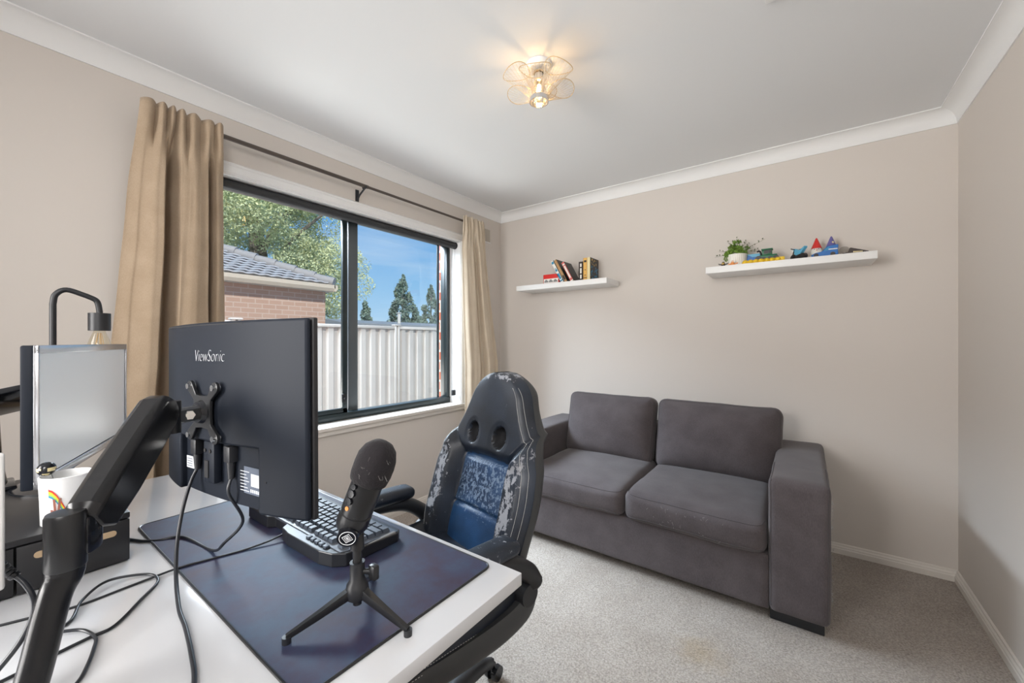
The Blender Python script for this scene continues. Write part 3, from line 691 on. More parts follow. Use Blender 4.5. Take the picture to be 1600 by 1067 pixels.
for i, cx in enumerate((mid - iw / 2, mid + iw / 2)):
    def sag(q, n, i=i):
        a, bb, c = n
        if c > 0: q.z -= 0.010 * max(0, 1 - a * a) * max(0, 0.5 - bb) * c
        if bb < -0.5 and c > 0: q.z += -0.012 * (-bb - 0.5) * c
        q.z -= 0.012 * (1 if (i == 1) else 0.4) * max(0, -bb) * (0.5 + 0.5 * a) * (0.5 + 0.5 * c)
        return q
    b = rbox(iw - 0.004, 0.66, 0.165, 0.05, (0.0, 0.012, 0.020), seg=22, wob=0.005, wsc=5, seed=i + 5, c=(cx, SY0 + 0.315, 0.345), fn=sag)
    bmesh.ops.recalc_face_normals(b, faces=b.faces); src = b.copy(); o = obj('seat_cushion', b, 'sofa', sf, world=True, smooth=180)
    pb = nb(); y = SY0 - 0.004
    x0, x1 = cx - iw / 2 + 0.016, cx + iw / 2 - 0.016
    tube(pb, snapped(src, [(x0, SY0 + 0.05, 0.283), (x0 + 0.02, y - 0.02, 0.280), (cx - 0.1, y - 0.03, 0.276), (cx + 0.1, y - 0.03, 0.276), (x1 - 0.02, y - 0.02, 0.276), (x1, SY0 + 0.05, 0.283)], 12), 0.0024, n=6, k=1, sm=False)
    tube(pb, snapped(src, [(x0, SY0 + 0.05, 0.416), (x0 + 0.03, y - 0.004, 0.410), (cx - 0.1, y - 0.01, 0.410), (cx + 0.1, y - 0.01, 0.408), (x1 - 0.03, y - 0.004, 0.402), (x1, SY0 + 0.05, 0.40)], 12), 0.0018, n=6, k=1, sm=False)
    obj('piping', pb, 'seam', o, world=True)
    tilt = Matrix.Rotation(math.radians(-12), 4, 'X')
    W = iw + 0.03 if i else iw - 0.02
    def pinch(q, n):
        a, bb, c = n
        k = 1 - 0.38 * (max(abs(a), abs(c)) ** 5)
        q.y *= k; q.x *= 1 - 0.012 * (1 - c * c); 
        if c > 0.2: q.z += 0.012 * (abs(a) ** 4) * c
        return q
    b = rbox(W, 0.19, 0.43, 0.055, (0.004, 0.035, 0.006), seg=22, wob=0.005, wsc=4.5, seed=i + 9, fn=pinch)
    L4 = Matrix.Translation((cx + (0.012 if i else -0.012), SY1 - 0.245, 0.605)) @ tilt
    bmesh.ops.recalc_face_normals(b, faces=b.faces); src = b.copy(); b.transform(L4); o = obj('back_cushion', b, 'sofa', sf, world=True, smooth=180)
    pb = nb(); w2, h2 = W / 2, 0.214
    loop = []
    for k in range(41):
        a = k / 40 * 2 * PI; ca, sa = math.cos(a), math.sin(a); e = 0.22
        loop.append((math.copysign(abs(ca) ** e, ca) * (w2 - 0.004), -0.052, math.copysign(abs(sa) ** e, sa) * h2))
    tube(pb, snapped(src, loop, 1), 0.0024, n=6, k=1, sm=False); pb.transform(L4); obj('piping', pb, 'seam', o, world=True)
for (x0, x1) in ((SX0 + 0.02, SX0 + AW + 0.02), (SX1 - AW + 0.005, SX1 - 0.02)):
    for yy in (SY0 + 0.04, SY1 - 0.14):
        obj('foot', bx(x0, x1, yy, yy + 0.09, FLOOR, 0.038, bev=0.003), 'black_plastic', sf, world=True)
# frayed threads
rn = random.Random(2); bm = nb()
for q in range(60):
    p = V((SX1 - 0.001, SY0 + rn.uniform(0.0, 0.03), rn.uniform(0.15, 0.56))); 
    e = p + V((rn.uniform(0.002, 0.01), rn.uniform(-0.012, 0.0), rn.uniform(-0.012, 0.012))); tube(bm, [p, (p + e) / 2 + V((0.003, -0.003, 0)), e], 0.0005, n=3, k=3)
for q in range(44):
    p = V((mid + iw * rn.gauss(0.5, 0.13), SY0 - 0.019, 0.29 + rn.uniform(0, 0.09))); e = p + V((rn.uniform(-0.012, 0.012), -0.004, rn.uniform(-0.02, 0.02)))
    tube(bm, [p, (p + e) / 2 + V((rn.uniform(-.006, .006), -0.003, rn.uniform(-.006, .006))), e], 0.0005, n=3, k=4)
o = obj('loose_threads', bm, 'fray', sf, world=True); o['kind'] = 'stuff'; o['label'] = 'pale frayed threads'

# ------------------------------------------------------------------ shelves
SHZ = 1.662
def shelf(label, x0, x1):
    o = obj('wall_shelf', bx(x0, x1, 2.73, YB, SHZ - 0.040, SHZ, bev=0.0015), 'shelf'); return tag(o, label, 'shelf', 'floating shelves on the back wall')
shelf('white floating shelf holding the books, nearer the window', -1.953, -1.155)
shelf('white floating shelf holding the plant and toys', -0.501, 0.296)
def book(label, x, y, w, hgt, dep, lean, cover, spine, marks=()):
    t = thing('book', label, 'book', (x, y, SHZ), (0, -lean, 0), group='books on the left shelf')
    bm = nb(); box(bm, -w / 2, -w / 2 + 0.0015, 0, dep, 0, hgt); box(bm, w / 2 - 0.0015, w / 2, 0, dep, 0, hgt); box(bm, -w / 2, w / 2, 0, 0.002, 0, hgt, mi=1)
    for (z0, z1, f) in marks: box(bm, -w / 2 * f, w / 2 * f, -0.0006, 0.0004, z0, z1, mi=2)
    obj('cover', bm, [cover, spine, marks_m[len(marks) % 3]], t, smooth=0)
    obj('pages', bx(-w / 2 + 0.0015, w / 2 - 0.0015, 0.002, dep - 0.003, 0.003, hgt - 0.003), 'page', t, smooth=0)
    return t
marks_m = ['gnomewhite', 'dark', 'teal']
LN = math.radians(29)
def lean_x(x, w): return x
t = book('white and blue paperback leaning left, first of the leaning books', -1.541, 2.775, 0.026, 0.20, 0.13, LN, 'sky', 'gnomewhite', ((0.17, 0.19, .7), (0.10, 0.12, .6), (0.03, 0.08, .6), (0.01, 0.02, 1), (0.125, 0.13, .5)))
for tt, dx in ((t, 0),): tt.location.z += 0.013 * math.sin(LN)
t = book('tan and gold book with dark cover leaning in the middle of the leaning books', -1.508, 2.775, 0.024, 0.205, 0.14, LN, 'dark', 'tan', ((0.02, 0.06, .6),)); t.location.z += 0.012 * math.sin(LN)
t = book('salmon red paperback leaning right-most of the leaning books', -1.455, 2.775, 0.026, 0.175, 0.125, LN, 'dark', 'salmon', ((0.03, 0.14, .5), (0.15, 0.16, .8), (0.0, 0.01, .9))); t.location.z += 0.013 * math.sin(LN)
book('thick dark brown book with pale spine lettering standing upright', -1.388, 2.79, 0.036, 0.15, 0.12, 0, 'brown', 'brown', ((0.02, 0.05, .35), (0.06, 0.10, .35), (0.11, 0.135, .35)))
book('mustard yellow book standing upright', -1.349, 2.785, 0.034, 0.174, 0.12, 0, 'mustard', 'mustard', ((0.14, 0.155, .6), (0.04, 0.045, .3), (0.08, 0.085, .3), (0.02, 0.025, .8)))
t = book('cream spined book with a black and gold cover, right-most on the shelf', -1.316, 2.775, 0.026, 0.172, 0.15, 0, 'dark', 'cream')
bm = nb()
rn = random.Random(9)
for q in range(60):
    y = rn.uniform(0.01, 0.14); z = rn.uniform(0.01, 0.165); s_ = rn.uniform(0.002, 0.007)
    box(bm, 0.0131, 0.0136, y - s_, y + s_, z - s_, z + s_ * 1.2, mi=0 if z > 0.11 else 1)
obj('cover_print', bm, ['gold', 'teal'], t, smooth=0)
# red tin box
t = thing('toy_box', 'small red box with pictures of toy cars on its front', 'box', (-1.645, 2.775, SHZ))
obj('box_body', bx(-0.072, 0.072, 0, 0.06, 0, 0.078, bev=0.003), 'red', t)
bm = nb(); box(bm, -0.066, 0.066, -0.0008, 0.001, 0.008, 0.042)
obj('picture_panel', bm, 'gnomewhite', t, smooth=0)
bm = nb()
for q in range(3):
    cx = -0.042 + q * 0.042; prism(bm, [(cx - 0.018, 0.014), (cx + 0.018, 0.014), (cx + 0.018, 0.024), (cx + 0.010, 0.027), (cx + 0.006, 0.035), (cx - 0.008, 0.035), (cx - 0.012, 0.026), (cx - 0.018, 0.024)], 1, -0.0014, -0.0006)
obj('car_pictures', bm, 'kbd_grey', t, smooth=0)

# potted plant
PX, PY = -0.345, 2.86
t = thing('potted_plant', 'small green plant with wiry twigs in a ribbed white pot', 'plant', (PX, PY, SHZ))
bm = nb()
def potf(u, v):
    a = u * 2 * PI; r = 0.050 + 0.005 * v + 0.0012 * math.cos(a * 30); return V((PX + r * math.cos(a), PY + r * math.sin(a), SHZ + v * 0.08))
G = grid(bm, 120, 4, potf, closeu=True); bm.faces.new([g[0] for g in G][::-1]); bm.faces.new([g[-1] for g in G]); obj('pot', bm, 'gnomewhite', t, world=True, smooth=60)
bm = nb(); rn = random.Random(4)
for q in range(34):
    dx_ = rn.uniform(-.06, .06); leaves(bm, (PX + dx_, PY + rn.uniform(-.035, .035), SHZ + 0.078 + rn.uniform(0, 0.085) * (1 - (dx_ / 0.075) ** 2)), (0.016, 0.018, 0.014), 24, 0.0095, rn, 0.2)
for q in range(4): leaves(bm, (PX - 0.06 + rn.uniform(-.01, .01), PY - 0.03, SHZ + 0.05 + q * 0.012), (0.012, 0.012, 0.01), 14, 0.007, rn, 0.2)
obj('foliage', bm, 'potleaf', t, world=True, smooth=0, recalc=False)
bm = nb(); bl = nb()
for dx, dz, dy in ((-0.125, 0.06, 0), (-0.10, 0.09, -0.02), (-0.055, 0.15, 0), (-0.03, 0.155, 0.02), (0.0, 0.17, 0), (0.02, 0.14, -0.02), (0.05, 0.145, 0.01), (0.07, 0.12, -0.01), (0.15, 0.135, -0.02), (0.125, 0.07, -0.04), (0.155, 0.055, -0.05), (0.09, 0.10, 0.01)):
    e = V((PX + dx, PY + dy, SHZ + dz + 0.02)); b0 = V((PX + dx * 0.1, PY, SHZ + 0.07)); pts = [b0, b0.lerp(e, 0.4) + V((0, 0, 0.015)), b0.lerp(e, 0.75) + V((rn.uniform(-.006, .006), 0, 0.006)), e]
    tube(bm, pts, [0.0013, 0.001, 0.0006], n=5, k=4)
    for q in (0.6, 0.75, 0.9):
        leaves(bl, b0.lerp(e, q) + V((0, 0, 0.012)), (0.004, 0.004, 0.004), 4, 0.006, rn, 0.2)
obj('twigs', bm, 'twig', t, world=True); obj('twig_leaves', bl, 'twig', t, world=True, smooth=0, recalc=False)
# tiny toys
t = thing('toy_figure', 'tiny dark winged toy with a yellow belly at the left end of the right shelf', 'toy', (-0.408, 2.765, SHZ))
bm = nb(); lathe(bm, [(0, 0), (0.010, 0), (0.012, 0.01), (0.009, 0.02), (0.006, 0.028), (0, 0.03)], n=14); prism(bm, [(0.006, 0.016), (0.03, 0.02), (0.024, 0.012), (0.008, 0.008)], 1, -0.002, 0.002); prism(bm, [(-0.006, 0.016), (-0.008, 0.008), (-0.024, 0.012), (-0.03, 0.02)], 1, -0.002, 0.002)
obj('body', bm, 'brown', t); bm = nb(); lathe(bm, [(0, -0.008), (0.007, -0.004), (0.008, 0.0), (0.006, 0.006), (0, 0.008)], c=(0, -0.007, 0.016), n=12); obj('belly', bm, 'gold', t)
t = thing('toy_figure', 'tiny orange and pink toy in front of the white plant pot', 'toy', (-0.358, 2.768, SHZ))
bm = nb(); lathe(bm, [(0, 0), (0.012, 0.001), (0.014, 0.01), (0.010, 0.02), (0, 0.022)], n=14); prism(bm, [(0.006, 0.012), (0.03, 0.018), (0.028, 0.012), (0.008, 0.006)], 1, -0.003, 0.003); prism(bm, [(-0.006, 0.012), (-0.008, 0.006), (-0.024, 0.010), (-0.026, 0.015)], 1, -0.003, 0.003)
obj('body', bm, 'orange', t); bm = nb(); bmesh.ops.create_uvsphere(bm, u_segments=12, v_segments=8, radius=0.007, matrix=Matrix.Translation((0, 0, 0.026))); obj('head', bm, 'skin', t)
t = thing('picture_card', 'small blue card with a darker blue wavy picture beside the plant pot', 'card', (-0.25, 2.86, SHZ))
bm = nb(); box(bm, -0.045, 0.045, 0, 0.004, 0, 0.075); obj('card', bm, 'sky', t, smooth=0)
bm = nb(); prism(bm, [(-0.042, 0.002), (0.042, 0.002), (0.042, 0.072), (0.034, 0.074), (0.028, 0.062), (0.01, 0.056), (-0.012, 0.056), (-0.028, 0.066), (-0.036, 0.070), (-0.042, 0.062)], 1, -0.001, 0.001); obj('picture', bm, 'blue', t, smooth=0)
# green harvester with yellow header
t = thing('toy_harvester', 'green toy harvester with a long yellow cutting front', 'toy vehicle', (-0.19, 2.80, SHZ))
bm = nb()
for q in range(7): 
    cx = -0.10 + q * 0.027; b0 = Matrix.Translation((cx, -0.03, 0.012)) @ Matrix.Diagonal((0.017, 0.02, 0.014, 1)); bmesh.ops.create_uvsphere(bm, u_segments=14, v_segments=8, radius=1, matrix=b0)
box(bm, -0.118, 0.095, -0.04, -0.012, 0, 0.008, bev=0.001); box(bm, 0.07, 0.095, -0.035, -0.012, 0.0, 0.026, bev=0.002)
obj('header', bm, 'yellow', t, label='yellow ribbed header')
bm = nb(); box(bm, -0.03, 0.058, 0.0, 0.05, 0.03, 0.052, bev=0.003); box(bm, -0.018, 0.032, 0.004, 0.046, 0.052, 0.082, bev=0.003); box(bm, -0.022, 0.036, 0.0, 0.05, 0.082, 0.088, bev=0.002); obj('body', bm, 'green', t)
bm = nb(); box(bm, -0.008, 0.014, 0.001, 0.006, 0.058, 0.078); box(bm, 0.016, 0.028, 0.0, 0.004, 0.060, 0.080)
obj('cab_window', bm, 'dark', t, smooth=0)
bm = nb(); tube(bm, [(-0.022, 0.02, 0.05), (-0.026, 0.02, 0.072), (-0.034, 0.02, 0.080), (-0.045, 0.02, 0.078)], 0.005, n=8); obj('unloading_pipe', bm, 'dark', t)
for wx, r in ((-0.036, 0.017), (-0.008, 0.013), (0.022, 0.013), (0.052, 0.015)):
    bm = nb(); cyl(bm, (wx, -0.004, r + 0.014), (wx, 0.008, r + 0.014), r, n=20); obj('wheel', bm, 'dark', t)
bm = nb(); box(bm, -0.03, 0.05, 0.01, 0.045, 0.0, 0.03); obj('undercarriage', bm, 'dark', t)
# blue motorcycle
t = thing('toy_motorcycle', 'blue and black toy motorcycle with white headlamp', 'toy vehicle', (-0.03, 2.82, SHZ), math.radians(-50))
bm = nb(); cyl(bm, (-0.035, -0.007, 0.021), (-0.035, 0.007, 0.021), 0.021, n=22); obj('wheel', bm, 'dark', t)
bm = nb(); cyl(bm, (0.035, -0.009, 0.019), (0.035, 0.009, 0.019), 0.019, n=22); obj('wheel', bm, 'dark', t)
bm = nb(); tube(bm, [(-0.035, 0.011, 0.02), (-0.022, 0.011, 0.06)], 0.003, n=6); tube(bm, [(-0.035, -0.011, 0.02), (-0.022, -0.011, 0.06)], 0.003, n=6); tube(bm, [(-0.022, -0.03, 0.072), (-0.018, 0, 0.064), (-0.022, 0.03, 0.072)], 0.0025, n=6); box(bm, -0.015, 0.02, -0.009, 0.009, 0.014, 0.036, bev=0.003)
obj('fork', bm, 'dark', t)
bm = nb(); prism(bm, [(-0.028, 0.045), (-0.03, 0.075), (-0.01, 0.068), (0.012, 0.055), (0.05, 0.074), (0.052, 0.068), (0.02, 0.036), (-0.01, 0.032)], 1, -0.009, 0.009); obj('fairing', bm, 'sky', t, smooth=20)
bm = nb(); box(bm, -0.036, -0.028, -0.012, 0.012, 0.054, 0.074, bev=0.002); obj('headlamp', bm, 'gnomewhite', t)
# gnomes
def gnome(label, x, y, hat):
    t = thing('gnome', label, 'gnome', (x, y, SHZ), group='gnomes behind the blue toy car')
    bm = nb(); lathe(bm, [(0, 0), (0.024, 0), (0.028, 0.02), (0.026, 0.045), (0.020, 0.062), (0, 0.066)], n=24); obj('body', bm, 'gnomewhite', t)
    bm = nb(); lathe(bm, [(0.0, 0.058), (0.025, 0.058), (0.024, 0.063), (0.014, 0.085), (0.004, 0.108), (0, 0.111)], n=24); obj('hat', bm, hat, t)
    bm = nb(); bmesh.ops.create_uvsphere(bm, u_segments=10, v_segments=6, radius=0.005, matrix=Matrix.Translation((0, -0.026, 0.048))); obj('nose', bm, 'skin', t)
    bm = nb(); [bmesh.ops.create_uvsphere(bm, u_segments=8, v_segments=6, radius=0.0022, matrix=Matrix.Translation((sx * 0.010, -0.0225, 0.053))) for sx in (-1, 1)]; obj('eyes', bm, 'dark', t)
    return t
gnome('small gnome with a red pointed hat', 0.052, 2.875, 'red')
g0_ = COL.objects['gnome']; g0_.scale = (1, 1, 1.17)
g = gnome('small gnome with a purple pointed hat', 0.118, 2.875, 'purple')
g.scale = (1, 1, 1.17)
bm = nb(); bmesh.ops.create_uvsphere(bm, u_segments=8, v_segments=6, radius=0.006, matrix=Matrix.Translation((0.006, -0.013, 0.078))); obj('hat_star', bm, 'cream', g)
# blue pickup
t = thing('toy_car', 'bright blue toy car with a tall rear in front of the gnomes', 'toy vehicle', (0.09, 2.79, SHZ))
bm = nb(); prism(bm, [(-0.062, 0.006), (-0.064, 0.016), (-0.045, 0.026), (-0.018, 0.03), (0.008, 0.058), (0.054, 0.062), (0.052, 0.03), (0.054, 0.01), (0.04, 0.006)], 1, -0.02, 0.02)
obj('body', bm, 'blue', t, smooth=20, mods=bevel_mod(0.003, 2))
bm = nb(); prism(bm, [(-0.010, 0.032), (0.006, 0.050), (0.016, 0.053), (0.010, 0.033)], 1, -0.0206, 0.0206); obj('window', bm, 'teal', t, smooth=0)
bm = nb(); box(bm, 0.012, 0.05, -0.0208, -0.019, 0.036, 0.041); obj('stripe', bm, 'gnomewhite', t, smooth=0)
for wx in (-0.042, 0.03):
    for wy in (-0.021, 0.021):
        bm = nb(); cyl(bm, (wx, wy - 0.005, 0.011), (wx, wy + 0.005, 0.011), 0.011, n=18); obj('wheel', bm, 'dark', t)
# glass dome + dark wedge
t = thing('glass_dome', 'clear dome ornament beside the blue toy car', 'ornament', (0.172, 2.85, SHZ))
bm = nb(); lathe(bm, [(0.026, 0.006), (0.029, 0.02), (0.027, 0.04), (0.016, 0.055), (0, 0.06)], n=28); obj('dome', bm, 'clear', t, smooth=180)
bm = nb(); lathe(bm, [(0, 0), (0.03, 0), (0.03, 0.006), (0, 0.006)], n=28); obj('base', bm, 'gnomewhite', t)
t = thing('toy_wedge', 'dark brown wedge-shaped toy with pale lettering at the right end of the shelf', 'toy', (0.215, 2.79, SHZ))
bm = nb(); prism(bm, [(-0.055, 0.0), (0.052, 0.0), (0.052, 0.011), (-0.018, 0.036), (-0.024, 0.036), (-0.032, 0.014), (-0.055, 0.012)], 1, -0.014, 0.014); obj('body', bm, 'brown', t, smooth=0, mods=bevel_mod(0.0015, 2))
bm = nb(); 
for q in range(7): box(bm, -0.010 + q * 0.0055, -0.006 + q * 0.0055, -0.0148, -0.0138, 0.009 , 0.016 - q * 0.0004)
obj('lettering', bm, 'cream', t, smooth=0)

# ------------------------------------------------------------------ desk
dk = thing('desk', 'glossy white desk filling the lower left foreground', 'desk', (-1.11, 0.1, FLOOR))
DX0, DX1, DY0, DY1 = -1.775, -0.455, -0.62, 0.655
bm = bx(DX0, DX1, DY0, DY1, DESK - 0.025, DESK, bev=0.0018); obj('desktop', bm, 'desk', dk, world=True)
for x in (DX0 + 0.05, DX1 - 0.62):
    for y in (DY0 + 0.05, DY1 - 0.10):
        obj('leg', bx(x, x + 0.05, y, y + 0.05, FLOOR, DESK - 0.025, bev=0.003), 'desk_leg', dk, world=True)
obj('crossbar', bx(DX0 + 0.1, DX1 - 0.60, -0.02, 0.02, DESK - 0.09, DESK - 0.025), 'desk_leg', dk, world=True)
# desk mat: rounded rectangle with stitched edge
def rrect(x0, x1, y0, y1, r, n=6):
    p = []
    for cx, cy, a0 in ((x1 - r, y1 - r, 0), (x0 + r, y1 - r, 90), (x0 + r, y0 + r, 180), (x1 - r, y0 + r, 270)):
        for i in range(n + 1):
            a = math.radians(a0 + 90 * i / n); p.append((cx + r * math.cos(a), cy + r * math.sin(a)))
    return p
t = thing('desk_mat', 'dark blue and purple mottled desk mat with black edging', 'desk mat', (-0.925, 0.445, DESK))
MX0, MX1, MY0, MY1 = -1.335, -0.516, 0.250, 0.640
bm = nb(); prism(bm, rrect(MX0 + 0.003, MX1 - 0.003, MY0 + 0.003, MY1 - 0.003, 0.018), 2, DESK, DESK + 0.0032); obj('mat_surface', bm, 'pad', t, world=True, smooth=0)
bm = nb(); rp = rrect(MX0 + 0.0025, MX1 - 0.0025, MY0 + 0.0025, MY1 - 0.0025, 0.018); rp.append(rp[0])
tube(bm, [(x, y, DESK + 0.002) for x, y in rp], 0.0024, n=8, k=1, sm=False, closed=True); obj('stitched_edge', bm, 'satin_black', t, world=True)
MT = DESK + 0.0032

# keyboard
kb = thing('keyboard', 'black mechanical keyboard on the mat, its back edge toward the monitor', 'keyboard', (-0.96, 0.518, MT))
KX0, KX1, KY0, KY1 = -1.178, -0.748, 0.436, 0.598
bm = nb()
poly = [(KX0 + 0.012, KY0), (-1.06, KY0), (-1.045, KY0 + 0.014), (-0.985, KY0 + 0.014), (-0.968, KY0 - 0.006), (-0.93, KY0 - 0.012), (-0.80, KY0 - 0.010), (KX1 - 0.02, KY0), (KX1, KY0 + 0.02), (KX1, KY1 - 0.015), (KX1 - 0.015, KY1), (KX0 + 0.015, KY1), (KX0, KY1 - 0.015), (KX0, KY0 + 0.012)]
vs = prism(bm, poly, 2, 0, 1)
for v in bm.verts:
    zt = 0.030 - (v.co.y - KY0) / (KY1 - KY0) * 0.010
    v.co.z = MT + 0.002 + (v.co.z) * (zt - 0.002)
obj('case', bm, 'kbd', kb, world=True, mods=bevel_mod(0.002, 2), smooth=0)
def ktop(y): return MT + 0.0305 - (y - KY0) / (KY1 - KY0) * 0.010
bm = nb(); A = [(KX0 + 0.010, KY0 + 0.012), (KX1 - 0.010, KY0 + 0.012), (KX1 - 0.006, KY0 + 0.03), (KX1 - 0.006, KY1 - 0.012), (KX0 + 0.006, KY1 - 0.012), (KX0 + 0.006, KY0 + 0.03)]
for (x, y) in A: pass
prism(bm, A, 2, 0, 1)
for v in bm.verts: v.co.z = ktop(v.co.y) + (0.0015 if v.co.z > 0.5 else -0.004)
obj('top_plate', bm, 'kbd_plate', kb, world=True, smooth=0)
obj('side_trim', bx(KX1 - 0.010, KX1 - 0.002, KY0 + 0.03, KY1 - 0.02, MT + 0.018, MT + 0.0255, bev=0.001), 'kbd_grey', kb, world=True, label='grey side strip')
U = 0.01905
def key(cx, cy, w, d):
    z = ktop(cy) + 0.0015; b = nb(); hw, hd = w / 2 - 0.0008, d / 2 - 0.0008; tw, td = hw - 0.0026, hd - 0.0022
    lo = [b.verts.new((cx + sx * hw, cy + sy * hd, z)) for sx, sy in ((-1, -1), (1, -1), (1, 1), (-1, 1))]
    hi = [b.verts.new((cx + sx * tw, cy + sy * td - 0.0004, z + 0.0078)) for sx, sy in ((-1, -1), (1, -1), (1, 1), (-1, 1))]
    for i in range(4): b.faces.new((lo[i], lo[(i + 1) % 4], hi[(i + 1) % 4], hi[i]))
    b.faces.new(hi); b.faces.new(lo[::-1])
    obj('key', b, 'keycap', kb, world=True, smooth=0, recalc=False)
# user sits on +Y: function row is nearest the camera (low Y); left hand side of the board is at +X
xr = KX1 - 0.018; y0k = KY0 + 0.030
def row(y, spec):
    x = xr
    for w in spec:
        if w > 0: key(x - w * U / 2, y, w * U, U)
        x -= abs(w) * U
row(y0k, [1, -1, 1, 1, 1, 1, -.5, 1, 1, 1, 1, -.5, 1, 1, 1, 1, -.25, 1, 1, 1])
row(y0k + 1.25 * U, [1] * 13 + [2, -.25, 1, 1, 1, -.25, 1, 1, 1])
row(y0k + 2.25 * U, [1.5] + [1] * 12 + [1.5, -.25, 1, 1, 1, -.25, 1, 1, 1])
row(y0k + 3.25 * U, [1.75] + [1] * 11 + [2.25, -3.5, 1, 1, 1])
row(y0k + 4.25 * U, [2.25] + [1] * 10 + [2.75, -1.25, 1, -1.25, 1, 1, 1])
row(y0k + 5.25 * U, [1.25, 1.25, 1.25, 6.25, 1.25, 1.25, 1.25, 1.25, -.25, 1, 1, 1, -.25, 2])
for q in range(5):
    bm = nb(); box(bm, KX1 - 0.06 - q * 0.017, KX1 - 0.048 - q * 0.017, KY0 + 0.002, KY0 + 0.012, ktop(KY0) - 0.001, ktop(KY0) + 0.004, bev=0.001); obj('media_button', bm, 'keycap', kb, world=True)
for q in range(4):
    bm = nb(); box(bm, KX0 + 0.03 + q * 0.017, KX0 + 0.042 + q * 0.017, KY0 + 0.002, KY0 + 0.012, ktop(KY0) - 0.001, ktop(KY0) + 0.004, bev=0.001); obj('media_button', bm, 'keycap', kb, world=True)

# ------------------------------------------------------------------ microphone on tripod
mc = thing('microphone', 'black desktop microphone with a grey foam cap on a folding tripod', 'microphone', (-0.603, 0.387, MT))
HB = V((-0.603, 0.387, 0.785))
for fx, fy, fz in ((-0.634, 0.288, MT), (-0.502, 0.410, DESK), (-0.674, 0.463, MT)):
    f = V((fx, fy, fz + 0.006)); d = (f - HB); dn = V((d.x, d.y, 0)).normalized()
    bm = nb(); p0 = HB + dn * 0.012
    sec4 = [(-1, -1), (1, -1), (1, 1), (-1, 1)]
    tube(bm, [p0, p0.lerp(f, 0.5) + V((0, 0, 0.001)), f + V((0, 0, 0.003))], [0.0075, 0.0055, 0.0038], sm=False, sec=[(-0.8, -1), (0.8, -1), (1, 0), (0.8, 1), (-0.8, 1), (-1, 0)])
    l = obj('leg', bm, 'satin_black', mc, world=True)
    bm = nb(); cyl(bm, (f.x, f.y, fz), (f.x, f.y, fz + 0.010), 0.0065, n=16); obj('rubber_foot', bm, 'black_plastic', l, world=True)
bm = nb(); x, y = HB.x, HB.y
lathe(bm, [(0, -0.022), (0.007, -0.022), (0.007, -0.012), (0.017, -0.010), (0.019, 0.0), (0.017, 0.012), (0.012, 0.020), (0.012, 0.048), (0, 0.048)], c=tuple(HB), n=28); obj('hub', bm, 'black_plastic', mc, world=True)
bm = nb(); RV = V((0.807, 0.59, 0)); cyl(bm, HB + V((0, 0, 0.032)) + RV * 0.01, HB + V((0, 0, 0.032)) + RV * 0.024, 0.005, n=12); box(bm, *[a for a in (HB.x + 0.016, HB.x + 0.032, HB.y + 0.009, HB.y + 0.021, HB.z + 0.020, HB.z + 0.044)], bev=0.003)
obj('locking_knob', bm, 'satin_black', mc, world=True)
bm = nb(); cyl(bm, HB + V((0, 0, 0.04)), HB + V((0, 0, 0.075)), 0.0075, n=18); cyl(bm, HB + V((0, 0, 0.070)), HB + V((0, 0, 0.108)), 0.0115, 0.010, n=18); obj('pole', bm, 'satin_black', mc, world=True)
SW = HB + V((-0.006, -0.005, 0.114))       # swivel centre
ax = V((0.30 * 0.807 + 0.04, 0.30 * 0.59 - 0.03, 0.93)); ax = V((0.33, 0.16, 0.90)).normalized()
zq = ax; yq = V((-0.59, -0.0, 0.0)); 
B0 = SW + ax * -0.002
RM = ax.to_track_quat('Z', 'Y').to_matrix().to_4x4()
bm = nb(); lathe(bm, [(0, -0.010), (0.022, -0.009), (0.0262, 0.0), (0.0265, 0.012), (0.0262, 0.02), (0.0245, 0.021), (0.0245, 0.024), (0.026, 0.025), (0.0255, 0.095), (0.024, 0.10), (0, 0.10)], n=44, M4=Matrix.Translation(B0) @ RM)
obj('mic_body', bm, 'satin_black', mc, world=True)
bm = nb(); prof = [(0.0, 0.064), (0.026, 0.064), (0.0305, 0.067), (0.0325, 0.078), (0.0325, 0.094), (0.0310, 0.108), (0.0262, 0.122), (0.018, 0.131), (0.008, 0.1355), (0, 0.136)]
lathe(bm, prof, n=44, M4=Matrix.Translation(B0 + ax * 0.014) @ RM)
for v in bm.verts: v.co += noise.noise_vector(v.co * 60) * 0.0012
fo = obj('foam_cap', bm, 'foam', mc, world=True, smooth=180, label='grey foam windscreen')
VW = V((0.55, -0.60, 0.0)); VW = (V((0, 0, 1.2)) - B0); VW = (VW - ax * VW.dot(ax)).normalized(); SD = ax.cross(VW).normalized()   # towards the room's doorway
# badge ring at the swivel, buttons and socket on the front
fc = (VW * 0.9 - V((0, 0, 0.15))).normalized()
bm = nb(); cyl(bm, B0 + fc * 0.012 - ax * 0.004, B0 + fc * 0.029 - ax * 0.004, 0.017, 0.0165, n=28); obj('swivel_cap', bm, 'gloss_black', mc, world=True)
bm = nb()
s1, u1 = frame_axes(fc); c0 = B0 + fc * 0.0294 - ax * 0.004
def ringat(rad, n, r, rot=0):
    pts = [c0 + s1 * math.cos(2 * PI * i / n + rot) * rad + u1 * math.sin(2 * PI * i / n + rot) * rad for i in range(n)]; pts.append(pts[0]); tube(bm, pts, r, n=5, k=1, sm=False, closed=True)
ringat(0.0125, 28, 0.0006); ringat(0.0085, 4, 0.0006, 0.3); ringat(0.005, 4, 0.0006, 0.3); ringat(0.0018, 4, 0.0007, 0.3)
obj('badge', bm, 'logo', mc, world=True, label='silver ring and diamond badge')
fd = (VW * 0.80 - SD * 0.60).normalized() if SD.dot(V((0.8, 0.6, 0))) > 0 else (VW * 0.80 + SD * 0.60).normalized()
